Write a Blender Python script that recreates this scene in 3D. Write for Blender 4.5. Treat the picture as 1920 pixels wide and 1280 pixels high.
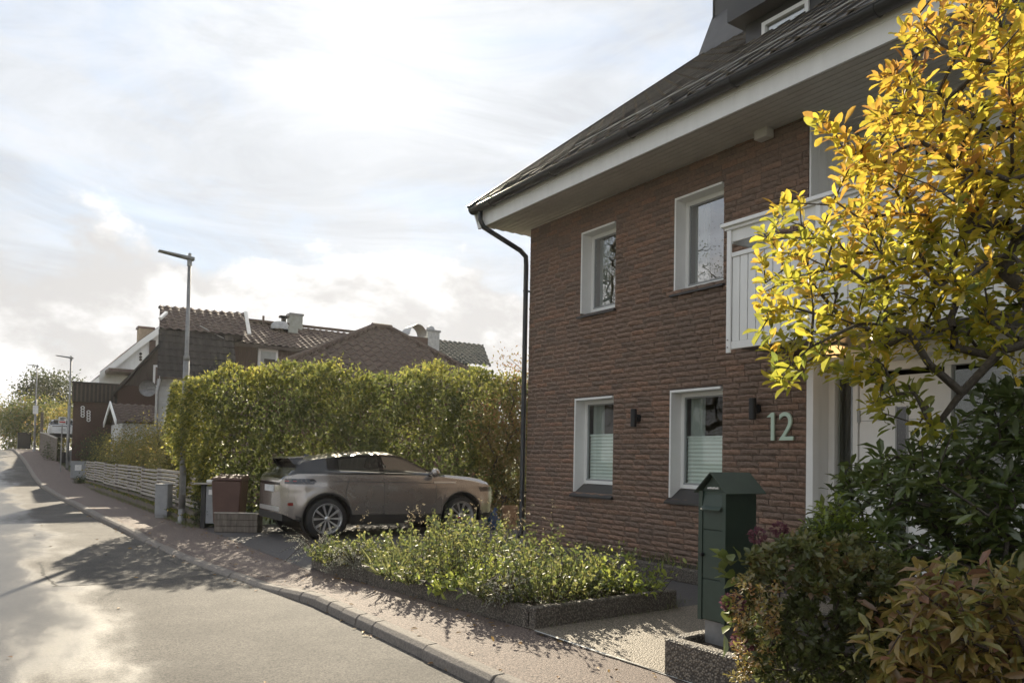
import bpy, bmesh, math, random
import numpy as np
from mathutils import Vector, Matrix
random.seed(7); RNG = np.random.default_rng(7)
R = math.radians
for o in list(bpy.data.objects): bpy.data.objects.remove(o)
scene = bpy.context.scene
COL = scene.collection

# ------------------------------------------------------------------ camera
EYE = 1.47
F_PX, YAW, PITCH, ROLL, SHIFT = 1453.98, .58666, .03106, .01857, 174.58
def cam_axes():
    cy, sy = math.cos(YAW), math.sin(YAW)
    r = np.array([cy, -sy, 0]); f = np.array([sy, cy, 0]); u = np.array([0, 0, 1.])
    f2 = f*math.cos(PITCH)+u*math.sin(PITCH); u2 = u*math.cos(PITCH)-f*math.sin(PITCH)
    r3 = r*math.cos(ROLL)+u2*math.sin(ROLL); u3 = u2*math.cos(ROLL)-r*math.sin(ROLL)
    return r3, u3, f2
CR, CU, CF = cam_axes()
cam = bpy.data.cameras.new('camera'); camo = bpy.data.objects.new('camera', cam); COL.objects.link(camo)
M = Matrix.Identity(4)
for i, ax in enumerate((CR, CU, -CF)):
    for j in range(3): M[j][i] = ax[j]
M[2][3] = EYE
camo.matrix_world = M
cam.sensor_width = 36; cam.lens = F_PX/1920*36; cam.shift_y = SHIFT/1920
cam.clip_start = .05; cam.clip_end = 4000
scene.camera = camo
# a pixel of the photograph is a direction; the distance comes from the plane the thing stands on
def ray(x, y): return ((x-960)/F_PX)*CR-((y-640-SHIFT)/F_PX)*CU+CF
def PZ(x, y, z=0.): v = ray(x, y); t = (z-EYE)/v[2]; return Vector(v*t)+Vector((0, 0, EYE))
def PX(x, y, X): v = ray(x, y); t = X/v[0]; return Vector(v*t)+Vector((0, 0, EYE))
def PY(x, y, Y): v = ray(x, y); t = Y/v[1]; return Vector(v*t)+Vector((0, 0, EYE))
def PD(x, y, d): v = ray(x, y); return Vector(v*d)+Vector((0, 0, EYE))

# ------------------------------------------------------------------ world, sun, exposure
SUN_AZ, SUN_EL = R(23.2), R(26.4)            # azimuth measured from +Y towards +X
SUN = Vector((math.sin(SUN_AZ)*math.cos(SUN_EL), math.cos(SUN_AZ)*math.cos(SUN_EL), math.sin(SUN_EL)))
scene.view_settings.view_transform = 'Standard'; scene.view_settings.look = 'None'
scene.view_settings.gamma = 1; scene.view_settings.exposure = 1.08
world = bpy.data.worlds.new('World'); scene.world = world; world.use_nodes = True
def build_world():
    nt = world.node_tree; N = nt.nodes; L = nt.links; N.clear()
    out = N.new('ShaderNodeOutputWorld'); bg = N.new('ShaderNodeBackground')
    bg.inputs[1].default_value = .085
    sky = N.new('ShaderNodeTexSky'); sky.sky_type = 'NISHITA'; sky.sun_disc = False
    sky.sun_elevation = SUN_EL; sky.sun_rotation = SUN_AZ; sky.air_density = 1.; sky.dust_density = .05; sky.ozone_density = 1.
    tc = N.new('ShaderNodeTexCoord')
    def math_(op, a, b=None, c=None, clamp=False):
        m = N.new('ShaderNodeMath'); m.operation = op; m.use_clamp = clamp
        for i, v in enumerate((a, b, c)):
            if v is None: continue
            if isinstance(v, (int, float)): m.inputs[i].default_value = v
            else: L.new(v, m.inputs[i])
        return m.outputs[0]
    nrm = N.new('ShaderNodeVectorMath'); nrm.operation = 'NORMALIZE'; L.new(tc.outputs['Generated'], nrm.inputs[0])
    sep = N.new('ShaderNodeSeparateXYZ'); L.new(nrm.outputs[0], sep.inputs[0])
    z = sep.outputs['Z']
    dot = N.new('ShaderNodeVectorMath'); dot.operation = 'DOT_PRODUCT'; L.new(nrm.outputs[0], dot.inputs[0]); dot.inputs[1].default_value = SUN
    d = math_('MAXIMUM', dot.outputs['Value'], 0.)
    def noise(scale, detail, rough, sx=1, sy=1, sz=1, off=(0, 0, 0), dist=0.):
        mp = N.new('ShaderNodeMapping'); mp.inputs['Scale'].default_value = (sx, sy, sz); mp.inputs['Location'].default_value = off
        L.new(nrm.outputs[0], mp.inputs[0])
        n = N.new('ShaderNodeTexNoise'); n.inputs['Scale'].default_value = scale; n.inputs['Detail'].default_value = detail
        n.inputs['Roughness'].default_value = rough; n.inputs['Distortion'].default_value = dist
        L.new(mp.outputs[0], n.inputs['Vector']); return n.outputs['Fac']
    def ramp(v, a, b):
        m = N.new('ShaderNodeMapRange'); m.interpolation_type = 'SMOOTHSTEP'
        L.new(v, m.inputs[0]); m.inputs[1].default_value = a; m.inputs[2].default_value = b; return m.outputs[0]
    # high thin veil
    veil = math_('MULTIPLY', ramp(noise(2.6, 7, .62, 1, 1, 2.6, (.4, .1, .3), .6), .3, .66), .45)
    veil = math_('ADD', veil, .62)
    # cumulus bank low over the horizon
    low = math_('SUBTRACT', 1., ramp(z, .14, .34))
    n1 = noise(3.6, 9, .56, 1, 1, 1.7, (2.1, .35, 1.15), .15)
    cum = ramp(math_('ADD', n1, math_('MULTIPLY', math_('SUBTRACT', low, .5), .44)), .47, .56)
    shade = ramp(math_('SUBTRACT', n1, noise(3.6, 9, .56, 1, 1, 1.7, (2.1, .35, 1.15+.11), .15)), -.07, .1)
    # forward scattering towards the sun
    glow = math_('ADD', math_('MULTIPLY', math_('POWER', d, 16.), 3.2), math_('MULTIPLY', math_('POWER', d, 120.), 8.))
    wisp = math_('MULTIPLY_ADD', ramp(noise(2.2, 8, .6, 1, 1, 4.5, (1.3, .6, .2), 1.1), .3, .7), .3, .86)
    vcol = N.new('ShaderNodeCombineXYZ')
    for i, k in enumerate((4.15, 4.35, 4.65)): L.new(math_('MULTIPLY', math_('ADD', math_('MULTIPLY', glow, .13), k), wisp), vcol.inputs[i])
    ccol = N.new('ShaderNodeCombineXYZ')
    base = math_('MULTIPLY_ADD', shade, 2.7, 3.9)
    cg = math_('MULTIPLY_ADD', glow, .16, base)
    for i, k in enumerate((1.01, 1.0, 1.)): L.new(math_('MULTIPLY', cg, k), ccol.inputs[i])
    mx = N.new('ShaderNodeMix'); mx.data_type = 'RGBA'
    L.new(veil, mx.inputs[0]); L.new(sky.outputs[0], mx.inputs[6]); L.new(vcol.outputs[0], mx.inputs[7])
    mx2 = N.new('ShaderNodeMix'); mx2.data_type = 'RGBA'
    L.new(cum, mx2.inputs[0]); L.new(mx.outputs[2], mx2.inputs[6]); L.new(ccol.outputs[0], mx2.inputs[7])
    L.new(mx2.outputs[2], bg.inputs[0]); L.new(bg.outputs[0], out.inputs[0])
build_world()
sl = bpy.data.lights.new('sun', 'SUN'); sl.energy = 5.; sl.angle = R(.6); sl.color = (1, .88, .68)
so = bpy.data.objects.new('sun', sl); COL.objects.link(so); so.rotation_euler = SUN.to_track_quat('Z', 'Y').to_euler()

# ------------------------------------------------------------------ materials
MATS = {}
def nodes(m):
    m.use_nodes = True; nt = m.node_tree; nt.nodes.clear(); return nt, nt.nodes, nt.links
def pm(name, col, rough=.6, metal=0., var=.18, scale=6., bump=0., bscale=60., col2=None, stretch=(1, 1, 1), attr=None, coat=0., spec=.5, rvar=0., rp_=(.32, .68)):
    """procedural principled material on world position"""
    m = bpy.data.materials.new(name); nt, N, L = nodes(m)
    out = N.new('ShaderNodeOutputMaterial'); b = N.new('ShaderNodeBsdfPrincipled'); L.new(b.outputs[0], out.inputs[0])
    g = N.new('ShaderNodeNewGeometry'); mp = N.new('ShaderNodeMapping'); mp.inputs['Scale'].default_value = stretch
    L.new(g.outputs['Position'], mp.inputs[0])
    n = N.new('ShaderNodeTexNoise'); n.inputs['Scale'].default_value = scale; n.inputs['Detail'].default_value = 6; n.inputs['Roughness'].default_value = .62
    L.new(mp.outputs[0], n.inputs['Vector'])
    cr = N.new('ShaderNodeValToRGB')
    c2 = col2 or tuple(c*(1+var) for c in col); c1 = col if col2 else tuple(c*(1-var) for c in col)
    cr.color_ramp.elements[0].position = rp_[0]; cr.color_ramp.elements[1].position = rp_[1]
    cr.color_ramp.elements[0].color = (*c1, 1); cr.color_ramp.elements[1].color = (*c2, 1)
    L.new(n.outputs['Fac'], cr.inputs[0]); csock = cr.outputs[0]
    if attr:
        a = N.new('ShaderNodeAttribute'); a.attribute_name = 'rnd'
        r2 = N.new('ShaderNodeValToRGB'); es = r2.color_ramp.elements
        for i, (p, c) in enumerate(attr):
            e = es[i] if i < 2 else es.new(p)
            e.position = p; e.color = (*c, 1)
        L.new(a.outputs['Fac'], r2.inputs[0])
        mx = N.new('ShaderNodeMix'); mx.data_type = 'RGBA'; mx.blend_type = 'MULTIPLY'; mx.inputs[0].default_value = 1
        L.new(csock, mx.inputs[6]); L.new(r2.outputs[0], mx.inputs[7]); csock = mx.outputs[2]
    L.new(csock, b.inputs['Base Color'])
    b.inputs['Roughness'].default_value = rough; b.inputs['Metallic'].default_value = metal; b.inputs['Specular IOR Level'].default_value = spec
    if coat: b.inputs['Coat Weight'].default_value = coat; b.inputs['Coat Roughness'].default_value = .06
    if rvar:
        mr = N.new('ShaderNodeMapRange'); L.new(n.outputs['Fac'], mr.inputs[0]); mr.inputs[1].default_value = .3; mr.inputs[2].default_value = .7
        mr.inputs[3].default_value = rough-rvar; mr.inputs[4].default_value = rough+rvar; L.new(mr.outputs[0], b.inputs['Roughness'])
    if bump:
        n2 = N.new('ShaderNodeTexNoise'); n2.inputs['Scale'].default_value = bscale; n2.inputs['Detail'].default_value = 4
        L.new(mp.outputs[0], n2.inputs['Vector'])
        bp = N.new('ShaderNodeBump'); bp.inputs['Strength'].default_value = bump; bp.inputs['Distance'].default_value = .02
        L.new(n2.outputs['Fac'], bp.inputs['Height']); L.new(bp.outputs[0], b.inputs['Normal'])
    MATS[name] = m; return m
def leafmat(name, cols, trans=.45, gloss=.08, rough=.45):
    """cols: list of (pos, rgb) read through the per-leaf attribute"""
    m = bpy.data.materials.new(name); nt, N, L = nodes(m)
    out = N.new('ShaderNodeOutputMaterial')
    a = N.new('ShaderNodeAttribute'); a.attribute_name = 'rnd'
    r2 = N.new('ShaderNodeValToRGB'); es = r2.color_ramp.elements
    for i, (p, c) in enumerate(cols):
        e = es[i] if i < 2 else es.new(p)
        e.position = p; e.color = (*c, 1)
    L.new(a.outputs['Fac'], r2.inputs[0])
    g = N.new('ShaderNodeNewGeometry'); n = N.new('ShaderNodeTexNoise'); n.inputs['Scale'].default_value = 25; n.inputs['Detail'].default_value = 3
    L.new(g.outputs['Position'], n.inputs['Vector'])
    mr = N.new('ShaderNodeMapRange'); L.new(n.outputs['Fac'], mr.inputs[0]); mr.inputs[1].default_value = .3; mr.inputs[2].default_value = .7; mr.inputs[3].default_value = .7; mr.inputs[4].default_value = 1.2
    mx = N.new('ShaderNodeMix'); mx.data_type = 'RGBA'; mx.blend_type = 'MULTIPLY'; mx.inputs[0].default_value = 1
    L.new(r2.outputs[0], mx.inputs[6]); L.new(mr.outputs[0], mx.inputs[7])
    c = mx.outputs[2]
    df = N.new('ShaderNodeBsdfDiffuse'); tr = N.new('ShaderNodeBsdfTranslucent'); gl = N.new('ShaderNodeBsdfGlossy'); gl.inputs['Roughness'].default_value = rough
    L.new(c, df.inputs[0])
    gm = N.new('ShaderNodeGamma'); gm.inputs[1].default_value = .72; L.new(c, gm.inputs[0]); L.new(gm.outputs[0], tr.inputs[0])
    m1 = N.new('ShaderNodeMixShader'); m1.inputs[0].default_value = trans; L.new(df.outputs[0], m1.inputs[1]); L.new(tr.outputs[0], m1.inputs[2])
    m2 = N.new('ShaderNodeMixShader'); m2.inputs[0].default_value = gloss; L.new(m1.outputs[0], m2.inputs[1]); L.new(gl.outputs[0], m2.inputs[2])
    L.new(m2.outputs[0], out.inputs[0]); MATS[name] = m; return m
def glassmat(name, tint=(.9, .95, .93), refl=.2, rough=.0):
    m = bpy.data.materials.new(name); nt, N, L = nodes(m)
    out = N.new('ShaderNodeOutputMaterial'); t = N.new('ShaderNodeBsdfTransparent'); t.inputs[0].default_value = (*tint, 1)
    gl = N.new('ShaderNodeBsdfGlossy'); gl.inputs['Roughness'].default_value = rough
    g = N.new('ShaderNodeNewGeometry'); n = N.new('ShaderNodeTexNoise'); n.inputs['Scale'].default_value = 1.7; n.inputs['Detail'].default_value = 1
    L.new(g.outputs['Position'], n.inputs['Vector'])
    bp = N.new('ShaderNodeBump'); bp.inputs['Strength'].default_value = .05; bp.inputs['Distance'].default_value = .02; L.new(n.outputs['Fac'], bp.inputs['Height']); L.new(bp.outputs[0], gl.inputs['Normal'])
    def mt(op, a, b):
        q = N.new('ShaderNodeMath'); q.operation = op; q.use_clamp = True
        for i_, v_ in enumerate((a, b)):
            if isinstance(v_, (int, float)): q.inputs[i_].default_value = v_
            else: L.new(v_, q.inputs[i_])
        return q
    dt = N.new('ShaderNodeVectorMath'); dt.operation = 'DOT_PRODUCT'; L.new(g.outputs['Normal'], dt.inputs[0]); L.new(g.outputs['Incoming'], dt.inputs[1])
    ab = N.new('ShaderNodeMath'); ab.operation = 'ABSOLUTE'; L.new(dt.outputs['Value'], ab.inputs[0])
    pw = mt('POWER', mt('SUBTRACT', 1., ab.outputs[0]).outputs[0], 4.); mm = mt('ADD', mt('MULTIPLY', pw.outputs[0], 1-refl).outputs[0], refl)
    mx = N.new('ShaderNodeMixShader'); L.new(mm.outputs[0], mx.inputs[0]); L.new(t.outputs[0], mx.inputs[1]); L.new(gl.outputs[0], mx.inputs[2]); L.new(mx.outputs[0], out.inputs[0])
    MATS[name] = m; return m
def emis(name, col, s):
    m = bpy.data.materials.new(name); nt, N, L = nodes(m); out = N.new('ShaderNodeOutputMaterial'); e = N.new('ShaderNodeEmission')
    e.inputs[0].default_value = (*col, 1); e.inputs[1].default_value = s; L.new(e.outputs[0], out.inputs[0]); MATS[name] = m; return m
def roadmat():
    """worn asphalt, aggregate speckle, damp patches where the roughness drops"""
    m = bpy.data.materials.new('asphalt_road'); nt, N, L = nodes(m)
    out = N.new('ShaderNodeOutputMaterial'); b = N.new('ShaderNodeBsdfPrincipled'); L.new(b.outputs[0], out.inputs[0])
    g = N.new('ShaderNodeNewGeometry')
    def noise(s, d, r=.6, st=(1, 1, 1)):
        mp = N.new('ShaderNodeMapping'); mp.inputs['Scale'].default_value = st; L.new(g.outputs['Position'], mp.inputs[0])
        n = N.new('ShaderNodeTexNoise'); n.inputs['Scale'].default_value = s; n.inputs['Detail'].default_value = d; n.inputs['Roughness'].default_value = r
        L.new(mp.outputs[0], n.inputs['Vector']); return n.outputs['Fac']
    def mrange(v, a, b_, c, d):
        q = N.new('ShaderNodeMapRange'); q.interpolation_type = 'SMOOTHSTEP'; L.new(v, q.inputs[0])
        for i, k in enumerate((a, b_, c, d)): q.inputs[1+i].default_value = k
        return q.outputs[0]
    # damp: mostly left of x = 1.2, broken edges
    sp = N.new('ShaderNodeSeparateXYZ'); L.new(g.outputs['Position'], sp.inputs[0])
    ad = N.new('ShaderNodeMath'); ad.operation = 'MULTIPLY_ADD'; L.new(noise(.42, 5, .6, (1.3, .55, 1)), ad.inputs[0]); ad.inputs[1].default_value = 3.4; L.new(sp.outputs['X'], ad.inputs[2])
    damp = mrange(ad.outputs[0], 2.95, 1.75, 0, 1)
    grain = noise(60, 5, .85); big = noise(1.3, 6)
    cr = N.new('ShaderNodeValToRGB'); cr.color_ramp.elements[0].position = .42; cr.color_ramp.elements[1].position = .6
    cr.color_ramp.elements[0].color = (.022, .021, .02, 1); cr.color_ramp.elements[1].color = (.15, .135, .117, 1)
    L.new(grain, cr.inputs[0])
    c2 = N.new('ShaderNodeMix'); c2.data_type = 'RGBA'; c2.blend_type = 'MULTIPLY'; c2.inputs[0].default_value = 1
    L.new(cr.outputs[0], c2.inputs[6]); L.new(mrange(big, .3, .7, .75, 1.2), c2.inputs[7])
    c3 = N.new('ShaderNodeMix'); c3.data_type = 'RGBA'; c3.blend_type = 'MULTIPLY'; L.new(c2.outputs[2], c3.inputs[6]); c3.inputs[7].default_value = (.55, .54, .54, 1); L.new(damp, c3.inputs[0])
    L.new(c3.outputs[2], b.inputs['Base Color']); b.inputs['Specular IOR Level'].default_value = .38
    L.new(mrange(damp, 0, 1, .85, .3), b.inputs['Roughness'])
    bp = N.new('ShaderNodeBump'); bp.inputs['Distance'].default_value = .006
    L.new(mrange(damp, 0, 1, 1., .5), bp.inputs['Strength']); L.new(grain, bp.inputs['Height']); L.new(bp.outputs[0], b.inputs['Normal'])
    MATS['asphalt_road'] = m; return m
def pebblemat(name, dark, light, scale, rough=.7, bump=.9, gap=(.03, .028, .024)):
    m = bpy.data.materials.new(name); nt, N, L = nodes(m)
    out = N.new('ShaderNodeOutputMaterial'); b = N.new('ShaderNodeBsdfPrincipled'); L.new(b.outputs[0], out.inputs[0])
    g = N.new('ShaderNodeNewGeometry')
    v = N.new('ShaderNodeTexVoronoi'); v.inputs['Scale'].default_value = scale; L.new(g.outputs['Position'], v.inputs['Vector'])
    cr = N.new('ShaderNodeValToRGB'); cr.color_ramp.elements[0].color = (*dark, 1); cr.color_ramp.elements[1].color = (*light, 1)
    sp = N.new('ShaderNodeSeparateColor'); L.new(v.outputs['Color'], sp.inputs[0]); L.new(sp.outputs[0], cr.inputs[0])
    mr = N.new('ShaderNodeMapRange'); L.new(v.outputs['Distance'], mr.inputs[0]); mr.inputs[1].default_value = .35; mr.inputs[2].default_value = .62
    mx = N.new('ShaderNodeMix'); mx.data_type = 'RGBA'; L.new(mr.outputs[0], mx.inputs[0]); L.new(cr.outputs[0], mx.inputs[6]); mx.inputs[7].default_value = (*gap, 1)
    L.new(mx.outputs[2], b.inputs['Base Color']); b.inputs['Roughness'].default_value = rough
    bp = N.new('ShaderNodeBump'); bp.invert = True; bp.inputs['Strength'].default_value = bump; bp.inputs['Distance'].default_value = .012
    L.new(v.outputs['Distance'], bp.inputs['Height']); L.new(bp.outputs[0], b.inputs['Normal'])
    MATS[name] = m; return m

roadmat()
pm('asphalt_walk', (.06, .045, .04), .8, var=.25, scale=60, bump=.9, bscale=90, col2=(.25, .19, .16), rp_=(.4, .6))
pm('asphalt_drive', (.05, .047, .046), .8, col2=(.14, .13, .125), scale=150, bump=.6, bscale=170)
pm('kerb_stone', (.14, .125, .11), .85, col2=(.27, .24, .21), scale=45, bump=.6, bscale=120)
pm('crack', (.02, .019, .018), .9)
pm('soil', (.05, .04, .03), .95, scale=20, bump=.8, bscale=50)
pm('lawn', (.04, .06, .02), .95, scale=3, col2=(.09, .1, .04), bump=.6, bscale=40)
pebblemat('pebble_wall', (.1, .088, .07), (.26, .225, .18), 62, gap=(.07, .06, .05))
pebblemat('pebble_path', (.2, .17, .13), (.42, .36, .28), 75, gap=(.13, .11, .085))
BR = [(0, (.8, .83, .86)), (.3, (.93, .94, .95)), (.7, (1.04, 1, .98)), (.9, (1.12, 1.03, .97)), (1, (1.22, 1.06, .97))]
pm('brick', (.2, .138, .103), .9, col2=(.285, .198, .15), scale=30, bump=.8, bscale=70, attr=BR)
pm('mortar', (.11, .085, .07), .95, scale=30, bump=.5)
pm('white_paint', (.78, .78, .76), .5, var=.05, scale=4, bump=.05, bscale=25, col2=(.83, .83, .81))
pm('white_board', (.74, .74, .72), .55, col2=(.82, .82, .8), scale=7, stretch=(1, 1, .2), bump=.1, bscale=50)
pm('soffit', (.5, .47, .43), .6, col2=(.58, .55, .5), scale=5)
pm('frame_grey', (.3, .31, .31), .4, var=.08)
pm('sill_metal', (.045, .042, .042), .35, var=.1)
pm('dark_metal', (.035, .034, .033), .38, var=.12, scale=3, rvar=.08)
pm('gutter_black', (.02, .02, .021), .4, var=.1)
pm('roof_tile', (.045, .04, .035), .6, col2=(.09, .08, .068), scale=18, bump=.4, bscale=90, attr=[(0, (.45, .45, .46)), (.5, (.75, .73, .7)), (1, (2.3, 2.05, 1.7))])  # bright end of the ramp paints lit front edges on the tiles
pm('roof_brown', (.06, .043, .036), .85, col2=(.13, .09, .07), scale=9, bump=.3)
pm('roof_dark', (.028, .026, .024), .8, col2=(.05, .045, .04), scale=5, bump=.3)
pm('roof_green', (.04, .045, .038), .8, col2=(.07, .075, .06), scale=5, bump=.3)
pm('brown_boards', (.065, .052, .045), .8, col2=(.1, .08, .068), scale=6, stretch=(6, 6, .6))
pm('red_boards', (.085, .058, .05), .8, col2=(.13, .09, .075), scale=6, stretch=(6, 6, .6))
pm('red_brick_far', (.075, .048, .04), .9, col2=(.12, .075, .06), scale=14, stretch=(1, 1, 3))
pm('pale_siding', (.5, .5, .48), .7, col2=(.62, .62, .6), scale=5)
pm('chimney_tan', (.36, .27, .19), .9, col2=(.46, .36, .26), scale=6, bump=.2)
pm('chimney_grey', (.3, .31, .27), .8, col2=(.4, .41, .37), scale=5)
pm('galvanised', (.3, .3, .29), .45, metal=.6, col2=(.42, .42, .41), scale=9)
pm('lamp_post_grey', (.2, .2, .2), .5, metal=.4, col2=(.3, .3, .295), scale=8)
pm('cabinet_grey', (.25, .26, .27), .5, col2=(.32, .33, .335), scale=5)
pm('mailbox_green', (.038, .06, .046), .42, var=.1, scale=12, bump=.04, bscale=300)
pm('number_green', (.5, .63, .52), .5, var=.05)
pm('black_plastic', (.018, .018, .019), .5)
pm('bin_brown', (.1, .052, .04), .5, var=.12)
pm('weathered_wood', (.3, .27, .235), .85, col2=(.52, .48, .42), scale=9, stretch=(1, .25, 3), bump=.3)
pm('grey_wood', (.1, .085, .07), .9, col2=(.2, .17, .14), scale=9, stretch=(2, 2, .4), bump=.3)
pm('paper_bag', (.3, .19, .11), .8, col2=(.4, .27, .17), scale=12, bump=.5, bscale=18)
pm('blue_plastic', (.02, .07, .2), .3, bump=.5, bscale=20)
pm('blind', (.66, .7, .67), .8, var=.04)
pm('curtain', (.4, .42, .4), .9, var=.1, scale=3)
pm('room_wall', (.14, .12, .1), .9); pm('room_dark', (.05, .042, .036), .9)
pm('bark', (.05, .042, .034), .9, col2=(.1, .085, .065), scale=40, bump=.6, bscale=90)
pm('twig', (.06, .042, .03), .85)
pm('car_paint', (.36, .33, .3), .25, metal=.7, var=.03, scale=2, coat=1.)
pm('car_black', (.01, .01, .011), .15, var=.05, coat=.5)
pm('car_trim', (.022, .022, .022), .55, var=.1)
pm('tyre', (.02, .02, .02), .8, bump=.2)
pm('alloy', (.68, .68, .68), .3, metal=.75, var=.05)
pm('alloy_dark', (.04, .04, .042), .5, metal=.4)
pm('lamp_red', (.25, .02, .02), .2, coat=1.); pm('lamp_dark', (.03, .028, .03), .15, coat=1.)
pm('plate_white', (.65, .66, .66), .5)
pm('silver_car', (.5, .51, .52), .3, metal=.4, coat=1.)
pm('sign_white', (.75, .74, .72), .6); pm('sign_red', (.5, .06, .05), .6); pm('ink', (.05, .06, .055), .7)
emis('lamp_glow', (1., .58, .22), .8)
glassmat('window_glass', (.8, .86, .84), .42); glassmat('window_glass_low', (.88, .93, .9), .08); glassmat('car_glass', (.32, .35, .34), .12)

GREENS = [(0, (.03, .055, .012)), (.35, (.07, .1, .018)), (.7, (.14, .15, .025)), (.9, (.24, .19, .03)), (1, (.26, .12, .03))]
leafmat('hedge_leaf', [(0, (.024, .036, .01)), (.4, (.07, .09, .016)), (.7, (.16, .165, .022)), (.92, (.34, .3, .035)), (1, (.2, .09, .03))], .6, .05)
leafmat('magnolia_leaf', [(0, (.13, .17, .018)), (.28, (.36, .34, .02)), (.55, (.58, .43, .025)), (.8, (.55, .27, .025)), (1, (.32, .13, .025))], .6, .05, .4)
leafmat('rhodo_leaf', [(0, (.045, .07, .015)), (.5, (.08, .118, .025)), (.85, (.14, .175, .03)), (.97, (.1, .12, .025)), (1, (.35, .25, .03))], .25, .09, .4)
leafmat('peony_leaf', [(0, (.09, .11, .025)), (.35, (.23, .2, .035)), (.6, (.3, .2, .045)), (.85, (.2, .09, .05)), (1, (.46, .34, .05))], .4, .07)
leafmat('spirea_leaf', [(0, (.045, .06, .015)), (.5, (.09, .11, .025)), (.85, (.16, .135, .03)), (1, (.2, .08, .03))], .4, .06)
leafmat('barberry_leaf', [(0, (.12, .11, .02)), (.5, (.26, .2, .03)), (.8, (.35, .16, .03)), (1, (.3, .09, .03))], .5, .1)
leafmat('weed_leaf', [(0, (.04, .065, .015)), (.4, (.1, .13, .025)), (.75, (.2, .22, .04)), (1, (.3, .27, .07))], .5, .07)
leafmat('bright_leaf', [(0, (.14, .2, .02)), (1, (.32, .36, .04))], .6, .06)
leafmat('silver_leaf', [(0, (.2, .21, .16)), (1, (.42, .42, .34))], .3, .06)
leafmat('autumn_leaf', [(0, (.06, .075, .018)), (.45, (.15, .13, .025)), (.8, (.24, .14, .04)), (1, (.28, .1, .05))], .5, .06)
leafmat('shrub_leaf', [(0, (.06, .075, .015)), (.4, (.16, .15, .025)), (.8, (.32, .24, .04)), (1, (.33, .16, .04))], .5, .06)
leafmat('far_leaf', GREENS, .4, .05)
leafmat('far_dark_leaf', [(0, (.02, .032, .012)), (.6, (.045, .06, .02)), (1, (.1, .09, .03))], .4, .05)
leafmat('dry_stalk', [(0, (.2, .15, .08)), (1, (.4, .33, .2))], .4, .05)
leafmat('pink_flower', [(0, (.1, .03, .05)), (1, (.18, .07, .08))], .4, .03)
leafmat('dead_leaf', [(0, (.2, .1, .04)), (.6, (.32, .2, .06)), (1, (.1, .05, .03))], .2, .03)
leafmat('grass_blade', [(0, (.06, .09, .02)), (1, (.2, .2, .06))], .5, .05)

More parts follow.
